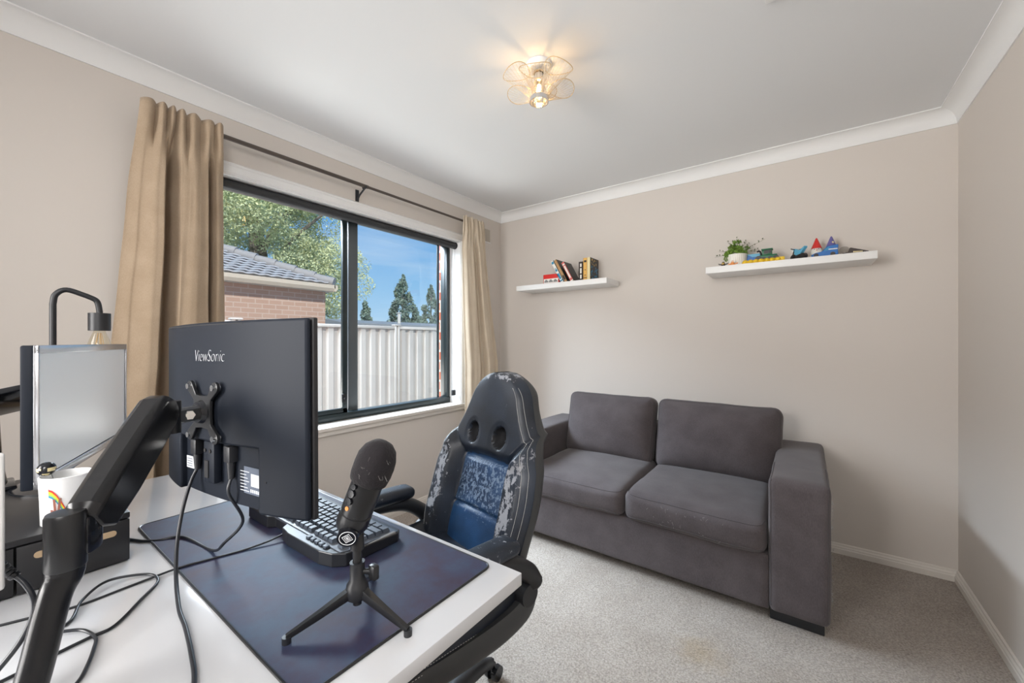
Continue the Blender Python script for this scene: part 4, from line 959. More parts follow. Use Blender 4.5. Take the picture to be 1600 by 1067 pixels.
for hh, r, mm in ((0.074, 0.0045, 'gloss_black'), (0.062, 0.0062, 'gloss_black'), (0.048, 0.0062, 'gloss_black')):
    bm = nb(); p = B0 + ax * hh + fd * 0.0245; cyl(bm, p, p + fd * 0.006, r, n=18); k_ = obj('control_knob', bm, mm, mc, world=True)
bm = nb(); p = B0 + ax * 0.035 + fd * 0.0255; cyl(bm, p, p + fd * 0.0016, 0.0035, n=18); obj('headphone_socket', bm, 'orange', mc, world=True, label='copper coloured socket')
bm = nb()
for q in range(14):
    a = random.uniform(0, 6.28); hz = random.uniform(0.078, 0.115); rr = 0.0332 if hz < 0.1 else 0.031
    p = B0 + ax * 0.014 + ax * hz + (VW * math.cos(a * 0.2) + SD * math.sin(a - 3.14) * 0.6).normalized() * rr
    tube(bm, [p, p + V((random.uniform(-.006, .006), -0.0005, random.uniform(-.006, .006))), p + V((random.uniform(-.01, .01), 0, random.uniform(-.01, .01)))], 0.00013, n=3, k=4)
o = obj('lint', bm, 'fray', fo, world=True); o['kind'] = 'stuff'

# ------------------------------------------------------------------ curved monitor seen from behind
YAW = 0.1226
mo = thing('monitor', 'charcoal curved computer monitor seen from behind, held on the black arm', 'monitor', (-0.9893, 0.3363, 0.8717), (-0.0037, -0.0141, YAW))
HW, HH, SAG = 0.2743, 0.3686, 0.020
def mc_y(x): return -SAG * (1 - (x / HW) ** 2)
def thick(ya, x): return ya if ya > -0.009 else ya * (0.30 + 0.70 * (1 - (x / HW) ** 2))
def slab(x0, x1, z0, z1, ya, yb, nx=34, nz=20, hole=None, edge=0.0):
    bm = nb(); vs = {}
    def g(i, j, k):
        if (i, j, k) not in vs:
            x = x0 + (x1 - x0) * i / nx; z = z0 + (z1 - z0) * j / nz
            vs[(i, j, k)] = bm.verts.new((x, mc_y(x) + (thick(ya, x) if k == 0 else yb), z))
        return vs[(i, j, k)]
    def solid(i, j):
        if not (0 <= i < nx and 0 <= j < nz): return False
        x = x0 + (x1 - x0) * (i + .5) / nx; z = z0 + (z1 - z0) * (j + .5) / nz
        return not (hole and hole(x, z))
    for i in range(nx):
        for j in range(nz):
            if not solid(i, j): continue
            for k in (0, 1): bm.faces.new([g(i, j, k), g(i + 1, j, k), g(i + 1, j + 1, k), g(i, j + 1, k)])
            for di, dj, a, b in ((-1, 0, (i, j), (i, j + 1)), (1, 0, (i + 1, j), (i + 1, j + 1)), (0, -1, (i, j), (i + 1, j)), (0, 1, (i, j + 1), (i + 1, j + 1))):
                if not solid(i + di, j + dj): bm.faces.new([g(*a, 0), g(*b, 0), g(*b, 1), g(*a, 1)])
    return bm
obj('front_panel', slab(-HW, HW, 0, HH, 0.004, 0.014), 'monitor_side', mo, mods=bevel_mod(0.002, 2))
obj('screen', slab(-HW + 0.008, HW - 0.008, 0.02, HH - 0.008, 0.0135, 0.0148), 'gloss_black', mo)
hole = lambda x, z: (-0.150 < x < 0.158 and z < 0.118)
obj('rear_housing', slab(-HW + 0.001, HW - 0.001, 0.001, HH - 0.001, -0.024, 0.003, nx=43, nz=30, hole=hole), 'monitor', mo, mods=bevel_mod(0.006, 3))
obj('recess_panel', slab(-0.165, 0.17, 0.004, 0.14, -0.006, 0.003, nx=20, nz=8), 'monitor', mo)
yb = mc_y(0) - 0.024
# lettering
def text(s, size, extr=0.0004, shear=0.0, sx=1.0):
    cu = bpy.data.curves.new('t', 'FONT'); cu.body = s; cu.size = size; cu.extrude = extr; cu.align_x = 'CENTER'; cu.align_y = 'CENTER'; cu.shear = shear; cu.offset = -0.0012 * size / 0.036
    o = bpy.data.objects.new('t', cu); COL.objects.link(o); dg = bpy.context.evaluated_depsgraph_get(); dg.update()
    me = bpy.data.meshes.new_from_object(o.evaluated_get(dg)); bm = nb(); bm.from_mesh(me)
    bpy.data.objects.remove(o); bpy.data.meshes.remove(me)
    for v in bm.verts: v.co = V((v.co.x * sx, v.co.y, v.co.z))
    return bm
bm = text('ViewSonic', 0.036, shear=0.22, sx=0.80)
for v in bm.verts: x, z = v.co.x + 0.004, v.co.y + 0.298; v.co = V((x, mc_y(x) + thick(-0.024, x) - 0.0006 - v.co.z * 0.5, z))
obj('brand_lettering', bm, 'logo', mo, smooth=0, recalc=False, label='white lettering')
# connectors, stand mount, stickers, vent
for cx in (-0.070, 0.066):
    bm = nb(); box(bm, cx - 0.011, cx + 0.011, mc_y(cx) - 0.022, mc_y(cx) - 0.004, 0.088, 0.120, bev=0.002); cyl(bm, (cx, mc_y(cx) - 0.013, 0.055), (cx, mc_y(cx) - 0.013, 0.09), 0.0055, 0.008, n=14)
    obj('plug', bm, 'black_plastic', mo)
bm = nb(); box(bm, -0.022, 0.022, yb + 0.001, yb + 0.018, 0.038, 0.124, bev=0.006); obj('stand_mount', bm, 'monitor', mo)
bm = nb(); box(bm, -0.011, 0.004, yb - 0.001, yb + 0.01, 0.050, 0.085); cyl(bm, (-0.010, yb + 0.003, 0.105), (-0.010, yb - 0.0008, 0.105), 0.004, n=12); cyl(bm, (0.010, yb + 0.003, 0.105), (0.010, yb - 0.0008, 0.105), 0.004, n=12); obj('mount_slot', bm, 'lens', mo)
bm = nb(); x = -0.118; box(bm, x - 0.022, x + 0.022, mc_y(x) - 0.0068, mc_y(x) - 0.0058, 0.048, 0.074); o = obj('sticker', bm, 'label_white', mo, smooth=0)
bm = nb()
for q in range(4): box(bm, x - 0.019, x + 0.004, mc_y(x) - 0.0073, mc_y(x) - 0.0066, 0.052 + q * 0.0052, 0.0535 + q * 0.0052)
obj('print', bm, 'label_grey', o, smooth=0)
x = 0.118; bm = nb(); box(bm, x - 0.040, x + 0.034, mc_y(x) - 0.0072, mc_y(x) - 0.0050, 0.030, 0.082, mi=0); o = obj('rating_label', bm, 'label_grey', mo, smooth=0)
bm = nb(); yy = mc_y(x) - 0.0078
box(bm, x + 0.004, x + 0.032, yy, yy + 0.001, 0.046, 0.070)
for q in range(7): box(bm, x - 0.037, x - 0.003 - (q % 3) * 0.005, yy, yy + 0.001, 0.034 + q * 0.0062, 0.0352 + q * 0.0062)
for q in range(5): box(bm, x + 0.002 + q * 0.0066, x + 0.0065 + q * 0.0066, yy, yy + 0.001, 0.034, 0.040)
obj('label_print', bm, 'label_white', o, smooth=0)
bm = nb(); box(bm, 0.176, 0.182, mc_y(0.18) + thick(-0.024, 0.18) - 0.0006, mc_y(0.18) - 0.01, 0.062, 0.065); obj('lock_slot', bm, 'lens', mo, smooth=0)
obj('vent_slot', slab(-0.22, 0.12, HH - 0.0075, HH - 0.0055, -0.0246, -0.018, nx=30, nz=1), 'lens', mo, smooth=0)

# ------------------------------------------------------------------ monitor arm
ar = thing('monitor_mount', 'black gas-spring monitor arm rising in the foreground', 'monitor arm', (-0.762, 0.04, DESK))
oval = [(math.cos(2 * PI * i / 28), math.sin(2 * PI * i / 28)) for i in range(28)]
bm = nb(); tube(bm, [(-0.766, 0.040, DESK + 0.01), (-0.774, 0.051, 0.785), (-0.784, 0.068, 0.865), (-0.788, 0.077, 0.890), (-0.789, 0.079, 0.902)], [0.0165, 0.0165, 0.0165, 0.0185, 0.0196], n=32); obj('lower_arm', bm, 'arm_black', ar, world=True)
bm = nb(); lathe(bm, [(0, -0.006), (0.027, -0.006), (0.027, 0.004), (0.020, 0.012), (0, 0.012)], c=(-0.765, 0.038, DESK + 0.006), n=36)
obj('desk_clamp', bm, 'arm_black', ar, world=True)
bm = nb(); lathe(bm, [(0, -0.038), (0.0196, -0.038), (0.0202, -0.036), (0.0202, 0.030), (0.0185, 0.0345), (0, 0.0355)], c=(-0.789, 0.079, 0.940), n=40)
obj('elbow_post', bm, 'satin_black', ar, world=True)
E0 = V((-0.806, 0.104, 0.960)); H0 = V((-0.945, 0.212, 1.090))
bm = nb(); d = (H0 - E0).normalized(); hz = V((d.x, d.y, 0)).normalized(); sdv = hz.cross(V((0, 0, 1)))
box(bm, -0.016, 0.016, -0.018, 0.018, -0.030, 0.022, bev=0.006)
bm.transform(Matrix.Translation(V((-0.800, 0.094, 0.942))) @ Matrix.Rotation(math.atan2(hz.y, hz.x), 4, 'Z')); obj('elbow_bracket', bm, 'gloss_black', ar, world=True)
# upper arm: U-shaped shell with chamfered top edges
bm = nb(); ld = (H0 - E0).length
stations = [(-0.014, 0.016, -0.014, 0.020), (0.0, 0.0215, -0.034, 0.028), (0.06, 0.022, -0.040, 0.030), (ld * 0.62, 0.022, -0.040, 0.030), (ld - 0.022, 0.022, -0.038, 0.029), (ld - 0.004, 0.0215, -0.032, 0.020), (ld + 0.006, 0.019, -0.020, 0.004)]
rings = []
for (s_, w, lo, hi) in stations:
    pts = [(-w, lo + 0.004), (-w, hi - 0.010), (-w + 0.006, hi - 0.003), (-w + 0.012, hi), (w - 0.012, hi), (w - 0.006, hi - 0.003), (w, hi - 0.010), (w, lo + 0.004), (w - 0.004, lo), (-w + 0.004, lo)]
    upv = d.cross(sdv) * -1
    if upv.z < 0: upv = -upv
    rings.append([bm.verts.new(E0 + d * s_ + sdv * a + upv * b) for a, b in pts])
for A, B in zip(rings, rings[1:]):
    for j in range(10): bm.faces.new((A[j], A[(j + 1) % 10], B[(j + 1) % 10], B[j]))
bm.faces.new(rings[0][::-1]); bm.faces.new(rings[-1]); obj('upper_arm', bm, 'arm_black', ar, world=True, smooth=25, mods=bevel_mod(0.0025, 2))
# head pivot and tilt bracket
MW = FR[mo]
VP = MW @ V((0, yb - 0.004, 0.186)); nrm = (MW.to_3x3() @ V((0, -1, 0))).normalized(); mx_ = (MW.to_3x3() @ V((1, 0, 0))).normalized(); mz_ = (MW.to_3x3() @ V((0, 0, 1))).normalized()
HP = V((-0.962, 0.232, VP.z))
bm = nb(); cyl(bm, HP + V((0, 0, -0.030)), HP + V((0, 0, 0.030)), 0.0125, n=20); obj('head_pivot', bm, 'black_plastic', ar, world=True)
bm = nb(); dd = (VP - HP); 
tube(bm, [HP + dd * 0.1, HP + dd * 0.55, VP - dd * 0.08], 0.0125, n=4, sm=False, sec=[(-0.9, -0.85), (-0.9, 0.85), (-0.5, 1.1), (0.5, 1.1), (0.9, 0.85), (0.9, -0.85), (0.5, -1.1), (-0.5, -1.1)])
obj('tilt_bracket', bm, 'steel', ar, world=True, label='steel tilt bracket')
bm = nb(); tcv = (V((0, 0, 1.2)) - HP); tcv.z = 0; tcv.normalize(); pm = HP + dd * 0.5; cyl(bm, pm + tcv * 0.008, pm + tcv * 0.019, 0.006, n=16); cyl(bm, pm + tcv * 0.008, pm + tcv * 0.017, 0.009, n=6)
obj('tilt_bolt', bm, 'chrome', ar, world=True)
# VESA plate: X-shaped with 4 bolts
pl = []
def arcpt(a): return (math.cos(a), math.sin(a))
c_ = 0.050; e_ = 0.0115
for q in range(4):
    a = math.radians(45 + 90 * q); cx, cz = math.copysign(c_, math.cos(a)), math.copysign(c_, math.sin(a))
    for k in range(-4, 5): b_ = a + math.radians(k * 24); pl.append((cx + e_ * math.cos(b_), cz + e_ * math.sin(b_)))
    am = a + math.radians(45); pl.append((0.034 * math.cos(am) + 0.024 * math.cos(am - PI / 2), 0.034 * math.sin(am) + 0.024 * math.sin(am - PI / 2)))
    pl.append((0.032 * math.cos(am), 0.032 * math.sin(am)))
    pl.append((0.034 * math.cos(am) + 0.024 * math.cos(am + PI / 2), 0.034 * math.sin(am) + 0.024 * math.sin(am + PI / 2)))
bm = nb(); prism(bm, pl, 1, yb - 0.0105, yb - 0.0045); bm.transform(MW @ Matrix.Translation((0, 0, 0.186))); o = obj('mounting_plate', bm, 'satin_black', ar, world=True, smooth=0, mods=bevel_mod(0.0012, 2))
for sx in (-1, 1):
    for sz in (-1, 1):
        bm = nb(); a = MW @ V((sx * c_, yb - 0.010, 0.186 + sz * c_)); cyl(bm, a + nrm * -0.009, a + nrm * 0.005, 0.0068, 0.0058, n=18); obj('screw', bm, 'chrome', o, world=True)
bm = nb(); a = MW @ V((0, yb - 0.0105, 0.186)); cyl(bm, a, a + nrm * 0.008, 0.024, 0.021, n=32); obj('swivel_disc', bm, 'gloss_black', ar, world=True)

# ------------------------------------------------------------------ cables
def cable(label, pts, r=0.0026, mm='cable', cat='cable'):
    bm = nb(); tube(bm, pts, r, n=10, k=10); return tag(obj('cable', bm, mm, smooth=180), label, cat, 'black cables on the desk')
def onD(x, y, r=0.0026):
    on = MX0 < x < MX1 and MY0 < y < MY1
    return (x, y, (MT if on else DESK) + r)
p1 = MW @ V((-0.070, mc_y(-0.07) - 0.013, 0.058)); p2 = MW @ V((0.066, mc_y(0.066) - 0.013, 0.058))
def dirn(u, v): a = (u - 800) / 626; return V((-0.5906 + a * 0.807, 0.807 + a * 0.5906, (534 - v) / 626))
cable('thick black cable hanging from the left socket of the monitor to the desk front', [p1, p1 + V((-0.002, -0.012, -0.03)), (-1.033, 0.264, 0.85), (-1.002, 0.248, 0.80), (-0.943, 0.232, 0.762), (-0.858, 0.215, 0.747), (-0.797, 0.208, 0.744), (-0.72, 0.195, 0.744), (-0.658, 0.181, 0.744), (-0.58, 0.15, 0.744), (-0.50, 0.11, 0.744)], 0.0034)
cable('black cable looping from the right socket of the monitor back toward the riser', [p2, p2 + V((0.006, -0.006, -0.03)), (-0.925, 0.335, 0.835), (-0.968, 0.318, 0.785), onD(-1.04, 0.318, 0.003), onD(-1.165, 0.30, 0.003), (-1.20, 0.262, DESK + 0.003), (-1.237, 0.235, DESK + 0.003), (-1.30, 0.22, DESK + 0.003), (-1.42, 0.25, DESK + 0.003)], 0.003)
cable('thin black cable running from the keyboard across the desk to the left', [(-0.976, 0.452, MT + 0.012), (-0.976, 0.437, MT + 0.011), (-0.978, 0.405, MT + 0.006), onD(-0.989, 0.359, 0.002), onD(-1.005, 0.30, 0.002), (-1.016, 0.252, MT + 0.002), (-1.02, 0.18, DESK + 0.002), (-1.017, 0.115, DESK + 0.002), (-1.036, 0.066, DESK + 0.002), (-1.06, 0.0, DESK + 0.002), (-1.09, -0.1, DESK + 0.002)], 0.0021)
zD = DESK + 0.0024
cable('black cable lying in a long open loop beside the arm', [(-0.955, 0.06, zD), (-0.968, 0.10, zD), (-1.025, 0.122, zD + 0.003), (-1.062, 0.160, zD + 0.006), (-1.035, 0.210, zD + 0.004), (-0.998, 0.218, zD), (-0.951, 0.185, zD), (-0.898, 0.143, zD), (-0.893, 0.115, zD), (-0.885, 0.075, zD), (-0.873, 0.028, zD), (-0.86, -0.06, zD)], 0.0024)
cable('short black cable curling round at the foot of the arm', [(-0.955, 0.07, zD + 0.005), (-0.937, 0.089, zD + 0.005), (-0.918, 0.11, zD + 0.003), (-0.884, 0.119, zD + 0.001), (-0.857, 0.114, zD), (-0.815, 0.101, zD), (-0.785, 0.087, zD), (-0.74, 0.05, zD), (-0.72, 0.0, zD)], 0.0024)

# ------------------------------------------------------------------ riser, lamp, left monitor, mug, white panel
RX0, RX1, RY0, RY1, RZ = -1.645, -1.147, -0.30, 0.206, 0.842
rs = thing('monitor_riser', 'black monitor riser with slotted drawers under the left monitor', 'riser', ((RX0 + RX1) / 2, 0, DESK))
obj('top_board', bx(RX0, RX1, RY0, RY1, RZ - 0.012, RZ, bev=0.002), 'riser', rs, world=True)
obj('side_panel', bx(RX0, RX1 - 0.01, RY1 - 0.012, RY1 - 0.001, DESK, RZ - 0.012), 'riser', rs, world=True)
obj('side_panel', bx(RX0, RX1 - 0.01, RY0, RY0 + 0.012, DESK, RZ - 0.012), 'riser', rs, world=True)
obj('back_panel', bx(RX0, RX0 + 0.01, RY0 + 0.012, RY1 - 0.012, DESK, RZ - 0.012), 'riser', rs, world=True)
def drawer(ya, yb_):
    o = obj('drawer', bx(RX1 - 0.012, RX1 + 0.002, ya, yb_, DESK + 0.003, RZ - 0.014, bev=0.0015), 'riser', rs, world=True)
    yc = (ya + yb_) / 2; zc = 0.806; bm = nb(); pts = rrect(yc - 0.055, yc + 0.055, zc - 0.006, zc + 0.006, 0.0059)
    prism(bm, pts, 0, RX1 + 0.0016, RX1 + 0.0028); obj('handle_slot', bm, 'cardboard', o, world=True, smooth=0, label='tan finger slot')
drawer(0.055, RY1 - 0.001); drawer(-0.115, 0.052); drawer(-0.29, -0.118)
# left monitor
ML0, ML1 = V((-1.251, 0.0839, 0)), V((-1.765, 0.304, 0)); dl = (ML1 - ML0); Wm = dl.length; yawm = math.atan2(-dl.y, -dl.x)
lm = thing('monitor', 'monitor with screen painted in silvery window haze and silver bezel standing on the riser', 'monitor', ((ML0.x + ML1.x) / 2, (ML0.y + ML1.y) / 2, RZ), yawm + PI)
# local frame: +x runs from near edge to far edge; screen faces local -y
hw = Wm / 2; zb, zt = 0.058, 0.350
bm = nb(); box(bm, -hw, hw, 0.002, 0.022, zb, zt, bev=0.004); box(bm, -hw + 0.16, hw - 0.10, 0.022, 0.05, zb + 0.05, zt - 0.04, bev=0.01); obj('rear_case', bm, 'monitor', lm)
bm = nb(); w_ = 0.017
for (x0, x1, z0, z1) in ((-hw, hw, zt - w_, zt), (-hw, hw, zb, zb + 0.018), (-hw, -hw + 0.006, zb, zt), (hw - 0.006, hw, zb, zt)):
    box(bm, x0, x1, -0.005, 0.003, z0, z1, bev=0.0015)
obj('bezel', bm, 'silver', lm, label='silver bezel')
obj('screen', bx(-hw + 0.010, hw - 0.010, -0.0015, 0.0025, zb + 0.02, zt - w_), 'screen', lm, smooth=0)
bm = nb(); box(bm, -0.02, 0.02, 0.034, 0.05, 0.01, 0.2, bev=0.004); obj('neck', bm, 'gloss_black', lm)
bm = nb(); lathe(bm, [(0, 0), (0.115, 0), (0.115, 0.004), (0.09, 0.010), (0.03, 0.014), (0, 0.014)], c=(0, 0.02, 0), n=48); obj('base', bm, 'gloss_black', lm)
# arched lamp
LPX, LPY = -1.700, 0.146
d8 = V((0.0, 1.0, 0)) * 0.72 + V((0.06, 0, 0)); d8 = (V((-1.694, 0.237, 0)) - V((LPX, LPY, 0))).normalized()
lp = thing('desk_lamp', 'black arched table lamp with a bare filament bulb behind the left monitor', 'lamp', (LPX, LPY, DESK))
P0 = V((LPX, LPY, 0)); span = (V((-1.694, 0.237, 0)) - P0).length
bm = nb(); q1 = [P0 + V((0, 0, DESK + 0.01)), P0 + V((0, 0, 1.305)), P0 + d8 * 0.005 + V((0, 0, 1.332)), P0 + d8 * 0.026 + V((0, 0, 1.347)), P0 + d8 * (span - 0.026) + V((0, 0, 1.333)), P0 + d8 * (span - 0.006) + V((0, 0, 1.320)), P0 + d8 * span + V((0, 0, 1.292)), P0 + d8 * span + V((0, 0, 1.285))]
pp = [q1[0], q1[1]] + catmull(q1[1:5], 6)[1:] + catmull(q1[4:], 6)[1:]
tube(bm, pp, 0.0072, n=14, sm=False); obj('pole', bm, 'black_plastic', lp, world=True)
bm = nb(); lathe(bm, [(0, 0), (0.05, 0), (0.05, 0.010), (0.02, 0.014), (0, 0.014)], c=(LPX, LPY, DESK), n=36); obj('base', bm, 'black_plastic', lp, world=True)
S0 = P0 + d8 * span
bm = nb(); cyl(bm, S0 + V((0, 0, 1.284)), S0 + V((0, 0, 1.232)), 0.0245, n=32); obj('socket', bm, 'black_plastic', lp, world=True)
bm = nb(); lathe(bm, [(0.012, 1.232), (0.016, 1.222), (0.022, 1.205), (0.030, 1.175), (0.034, 1.145), (0.028, 1.12), (0.012, 1.108), (0, 1.106)], c=(S0.x, S0.y, 0), n=32); obj('bulb', bm, 'bulb_glass', lp, world=True, smooth=180)
bm = nb()
for q in range(5):
    a = q * 2 * PI / 5; tube(bm, [(S0.x + 0.004 * math.cos(a), S0.y + 0.004 * math.sin(a), 1.225), (S0.x + 0.011 * math.cos(a), S0.y + 0.011 * math.sin(a), 1.17), (S0.x + 0.006 * math.cos(a), S0.y + 0.006 * math.sin(a), 1.135)], 0.0009, n=5, k=3)
obj('filament', bm, 'fil_off', lp, world=True)
# dark desk object behind left monitor (tilted tray on a stand)
t = thing('document_stand', 'glossy black angled stand half hidden behind the left monitor', 'stand', (-1.585, 0.045, RZ))
bm = nb(); box(bm, -0.05, 0.05, -0.03, 0.03, 0, 0.012, bev=0.004); tube(bm, [(0, 0, 0.01), (0.006, -0.01, 0.07), (-0.01, -0.02, 0.17)], [0.018, 0.02, 0.026], n=12); obj('column', bm, 'gloss_black', t)
bm = nb(); box(bm, -0.06, 0.06, -0.05, 0.05, -0.008, 0.008, bev=0.003); bm.transform(Matrix.Translation((-0.01, -0.005, 0.205)) @ Matrix.Rotation(math.radians(-32), 4, 'Y') @ Matrix.Rotation(math.radians(15), 4, 'X')); obj('tray', bm, 'gloss_black', t)
# mug
MGX, MGY = -1.192, 0.121
mg = thing('mug', 'white mug with a rainbow and a peace-sign hand on the riser', 'mug', (MGX, MGY, RZ))
bm = nb(); lathe(bm, [(0, 0), (0.033, 0), (0.0355, 0.003), (0.0365, 0.05), (0.0385, 0.094), (0.036, 0.095), (0.0345, 0.05), (0.032, 0.008), (0, 0.008)], n=48); obj('cup', bm, 'mug', mg)
bm = nb(); ha = math.atan2(0.59, 0.807) + 0.15; hd_ = V((math.cos(ha), math.sin(ha), 0)); tube(bm, [hd_ * 0.036 + V((0, 0, 0.076)), hd_ * 0.052 + V((0, 0, 0.078)), hd_ * 0.060 + V((0, 0, 0.058)), hd_ * 0.054 + V((0, 0, 0.035)), hd_ * 0.036 + V((0, 0, 0.026))], 0.005, n=10, k=6); obj('handle', bm, 'mug', mg)
bm = nb(); a_c = math.atan2(-MGY, -MGX) - 0.25                       # printed side
def onmug(a, z, off=0.0008): r = 0.0358 + 0.0027 * z / 0.095 + off; return V((r * math.cos(a_c + a), r * math.sin(a_c + a), z))
def patch(bm, pts, mi, off=0.0008): f = bm.faces.new([bm.verts.new(onmug(a, z, off)) for a, z in pts]); f.material_index = mi
for i in range(4):
    for k in range(5):
        t0, t1 = k / 5, (k + 1) / 5
        def rb_(t, o_): return (-0.42 + 0.75 * t, 0.076 - 0.052 * t * t - 0.006 * t - o_)
        patch(bm, [rb_(t0, i * 0.004), rb_(t1, i * 0.004), rb_(t1, (i + 1) * 0.004), rb_(t0, (i + 1) * 0.004)], i)
obj('rainbow', bm, ['red', 'yellow', 'lime', 'teal'], mg, smooth=0)
bm = nb()
def fing(a0, z0, a1, z1, w):
    n = 4
    for k in range(n): 
        t0, t1 = k / n, (k + 1) / n; 
        patch(bm, [(a0 + (a1 - a0) * t0 - w, z0 + (z1 - z0) * t0), (a0 + (a1 - a0) * t0 + w, z0 + (z1 - z0) * t0), (a0 + (a1 - a0) * t1 + w, z0 + (z1 - z0) * t1), (a0 + (a1 - a0) * t1 - w, z0 + (z1 - z0) * t1)], 0, 0.0013)
fing(-0.10, 0.016, -0.10, 0.034, 0.16); fing(-0.16, 0.032, -0.20, 0.056, 0.045); fing(-0.04, 0.032, 0.02, 0.057, 0.045); fing(-0.22, 0.020, -0.30, 0.036, 0.05)
obj('hand_print', bm, 'handbrown', mg, smooth=0)
sp = thing('spoon', 'spoon with a small black and cream ball end resting in the mug', 'spoon', (MGX, MGY, RZ + 0.01))
bm = nb(); tube(bm, [(0.01, 0.0, 0.0), (-0.010, -0.022, 0.092)], 0.002, n=8, sm=False); obj('handle', bm, 'steel', sp)
bm = nb(); bmesh.ops.create_uvsphere(bm, u_segments=20, v_segments=12, radius=0.0135, matrix=Matrix.Translation((-0.010, -0.026, 0.098)))
for f in bm.faces:
    c = f.calc_center_median(); f.material_index = 0 if (c.z > 0.101 or noise.noise(c * 90) > 0.1) else 1
obj('ball_end', bm, ['gloss_black', 'cream'], sp, smooth=180)
# white panel at the left frame edge
wpn = thing('white_monitor', 'edge of a white slim monitor at the far left of the view', 'monitor', (-0.80, -0.21, DESK))
pa, pb_ = V((-0.812, 0.0285, 0)), V((-0.745, -0.43, 0)); dp = (pb_ - pa).normalized(); npn = V((dp.y, -dp.x, 0))
bm = nb(); L2 = (pb_ - pa).length; box(bm, 0, L2, 0, 0.012, 0.892, 1.062, bev=0.004, seg=3)
bm.transform(Matrix.Translation((pa.x, pa.y, 0)) @ Matrix.Rotation(math.atan2(dp.y, dp.x), 4, 'Z')); obj('panel', bm, 'white', wpn, world=True)
bm = nb(); c = (pa + pb_) / 2; cyl(bm, (c.x, c.y, DESK + 0.01), (c.x, c.y, 0.93), 0.012); lathe(bm, [(0, 0), (0.07, 0), (0.07, 0.006), (0.02, 0.012), (0, 0.012)], c=(c.x, c.y, DESK), n=32); obj('stand', bm, 'white', wpn, world=True)
t = cable('power cable with ribbed plug hanging below the white monitor', [(-0.842, 0.025, 0.915), (-0.838, 0.030, 0.905), (-0.822, 0.046, 0.885), (-0.812, 0.054, 0.855), (-0.822, 0.045, 0.815), (-0.835, 0.022, 0.775), (-0.83, -0.01, DESK + 0.005), (-0.81, -0.08, DESK + 0.0035)], 0.0032)
bm = nb()
for q in range(5):
    p = V((-0.8405, 0.027, 0.911)).lerp(V((-0.828, 0.040, 0.893)), q / 5); e = V((-0.8405, 0.027, 0.911)).lerp(V((-0.828, 0.040, 0.893)), (q + 0.7) / 5); cyl(bm, p, e, 0.0062, 0.0055, n=14)
obj('plug_sleeve', bm, 'black_plastic', t, world=True)

# ------------------------------------------------------------------ office chair
CY = math.radians(-10)
ch = thing('office_chair', 'racing-style office chair with peeling dark leather, blue sky sheen painted in', 'chair', (-0.895, 0.795, FLOOR), CY)
# local: faces -y, x sideways, z up
PROF = [(0.46, 0.185), (0.54, 0.215), (0.62, 0.232), (0.72, 0.240), (0.80, 0.236), (0.86, 0.218), (0.91, 0.192), (0.95, 0.168), (1.00, 0.146), (1.04, 0.130), (1.07, 0.106), (1.09, 0.078), (1.104, 0.045), (1.110, 0.010)]
def hwid(z):
    if z <= PROF[0][0]: return PROF[0][1]
    for i in range(len(PROF) - 1):
        (a, wa), (b, wb) = PROF[i], PROF[i + 1]
        if z <= b:
            t = (z - a) / (b - a); h = b - a
            m0 = (wb - PROF[i - 1][1]) / (b - PROF[i - 1][0]) if i else 0; m1 = (PROF[i + 2][1] - wa) / (PROF[i + 2][0] - a) if i + 2 < len(PROF) else (wb - wa) / h
            return (2 * t ** 3 - 3 * t * t + 1) * wa + (t ** 3 - 2 * t * t + t) * h * m0 + (3 * t * t - 2 * t ** 3) * wb + (t ** 3 - t * t) * h * m1
    return PROF[-1][1]
def sm(a, b, x): t = max(0, min(1, (x - a) / (b - a))); return t * t * (3 - 2 * t)
def lean(z): return 0.150 + (z - 0.46) * 0.20 + 0.02 * sm(0.6, 1.1, z) - 0.015 * math.exp(-((z - 0.60) / 0.1) ** 2)
def seamx(z): return 0.116 + 0.010 * sm(0.8, 0.5, z) + (0.075) * sm(0.82, 0.945, z)   # edge of the side bolster
def holed(x, z):
    d = min(((x - s * 0.066) / 0.030) ** 2 + ((z - 0.905 - 0.0) / 0.036) ** 2 for s in (-1, 1)); return d
def front(x, z):
    w = hwid(z); y = lean(z)
    ax_ = abs(x)
    if z < 0.985:
        sx_ = seamx(z)
        bol = sm(sx_, sx_ + 0.035, ax_) * 0.050 * sm(0.985, 0.79, z)
        y -= bol; y += 0.010 * math.exp(-((ax_ - sx_) / 0.006) ** 2)
    if z > 0.82: y -= 0.030 * sm(0.82, 0.87, z) * (1 - (ax_ / max(w, .02)) ** 2 * 0.6)
    else: y -= 0.016 * (1 - (min(ax_, seamx(z)) / seamx(z)) ** 2)
    if ax_ < seamx(z):
        for zs in (0.822 - 0.02 * 0, 0.668):
            y += 0.012 * math.exp(-((z - (zs + 0.012 * (1 - (ax_ / 0.12) ** 2))) / 0.005) ** 2)
    d = holed(x, z)
    if d < 1: y += 0.040 * (1 - d ** 3)
    elif d < 2.2: y += 0.004 * (2.2 - d) / 1.2
    e = ax_ / max(w, 1e-4); y += 0.045 * max(0, (e - 0.80) / 0.20) ** 2.2            # rounds back at the rim
    return y
bm = nb(); NU, NV = 110, 150; zs = [0.46 + (1.110 - 0.46) * (1 - (1 - j / (NV - 1)) ** 1.25) for j in range(NV)]
wl = bm.verts.layers.float.new('wear')
G = []
for i in range(NU):
    s_ = -1 + 2 * i / (NU - 1); s_ = math.copysign(abs(s_) ** 0.9, s_); colm = []
    for z in zs:
        w = hwid(z); x = s_ * w; v_ = bm.verts.new((x, front(x, z), z)); colm.append(v_)
    G.append(colm)
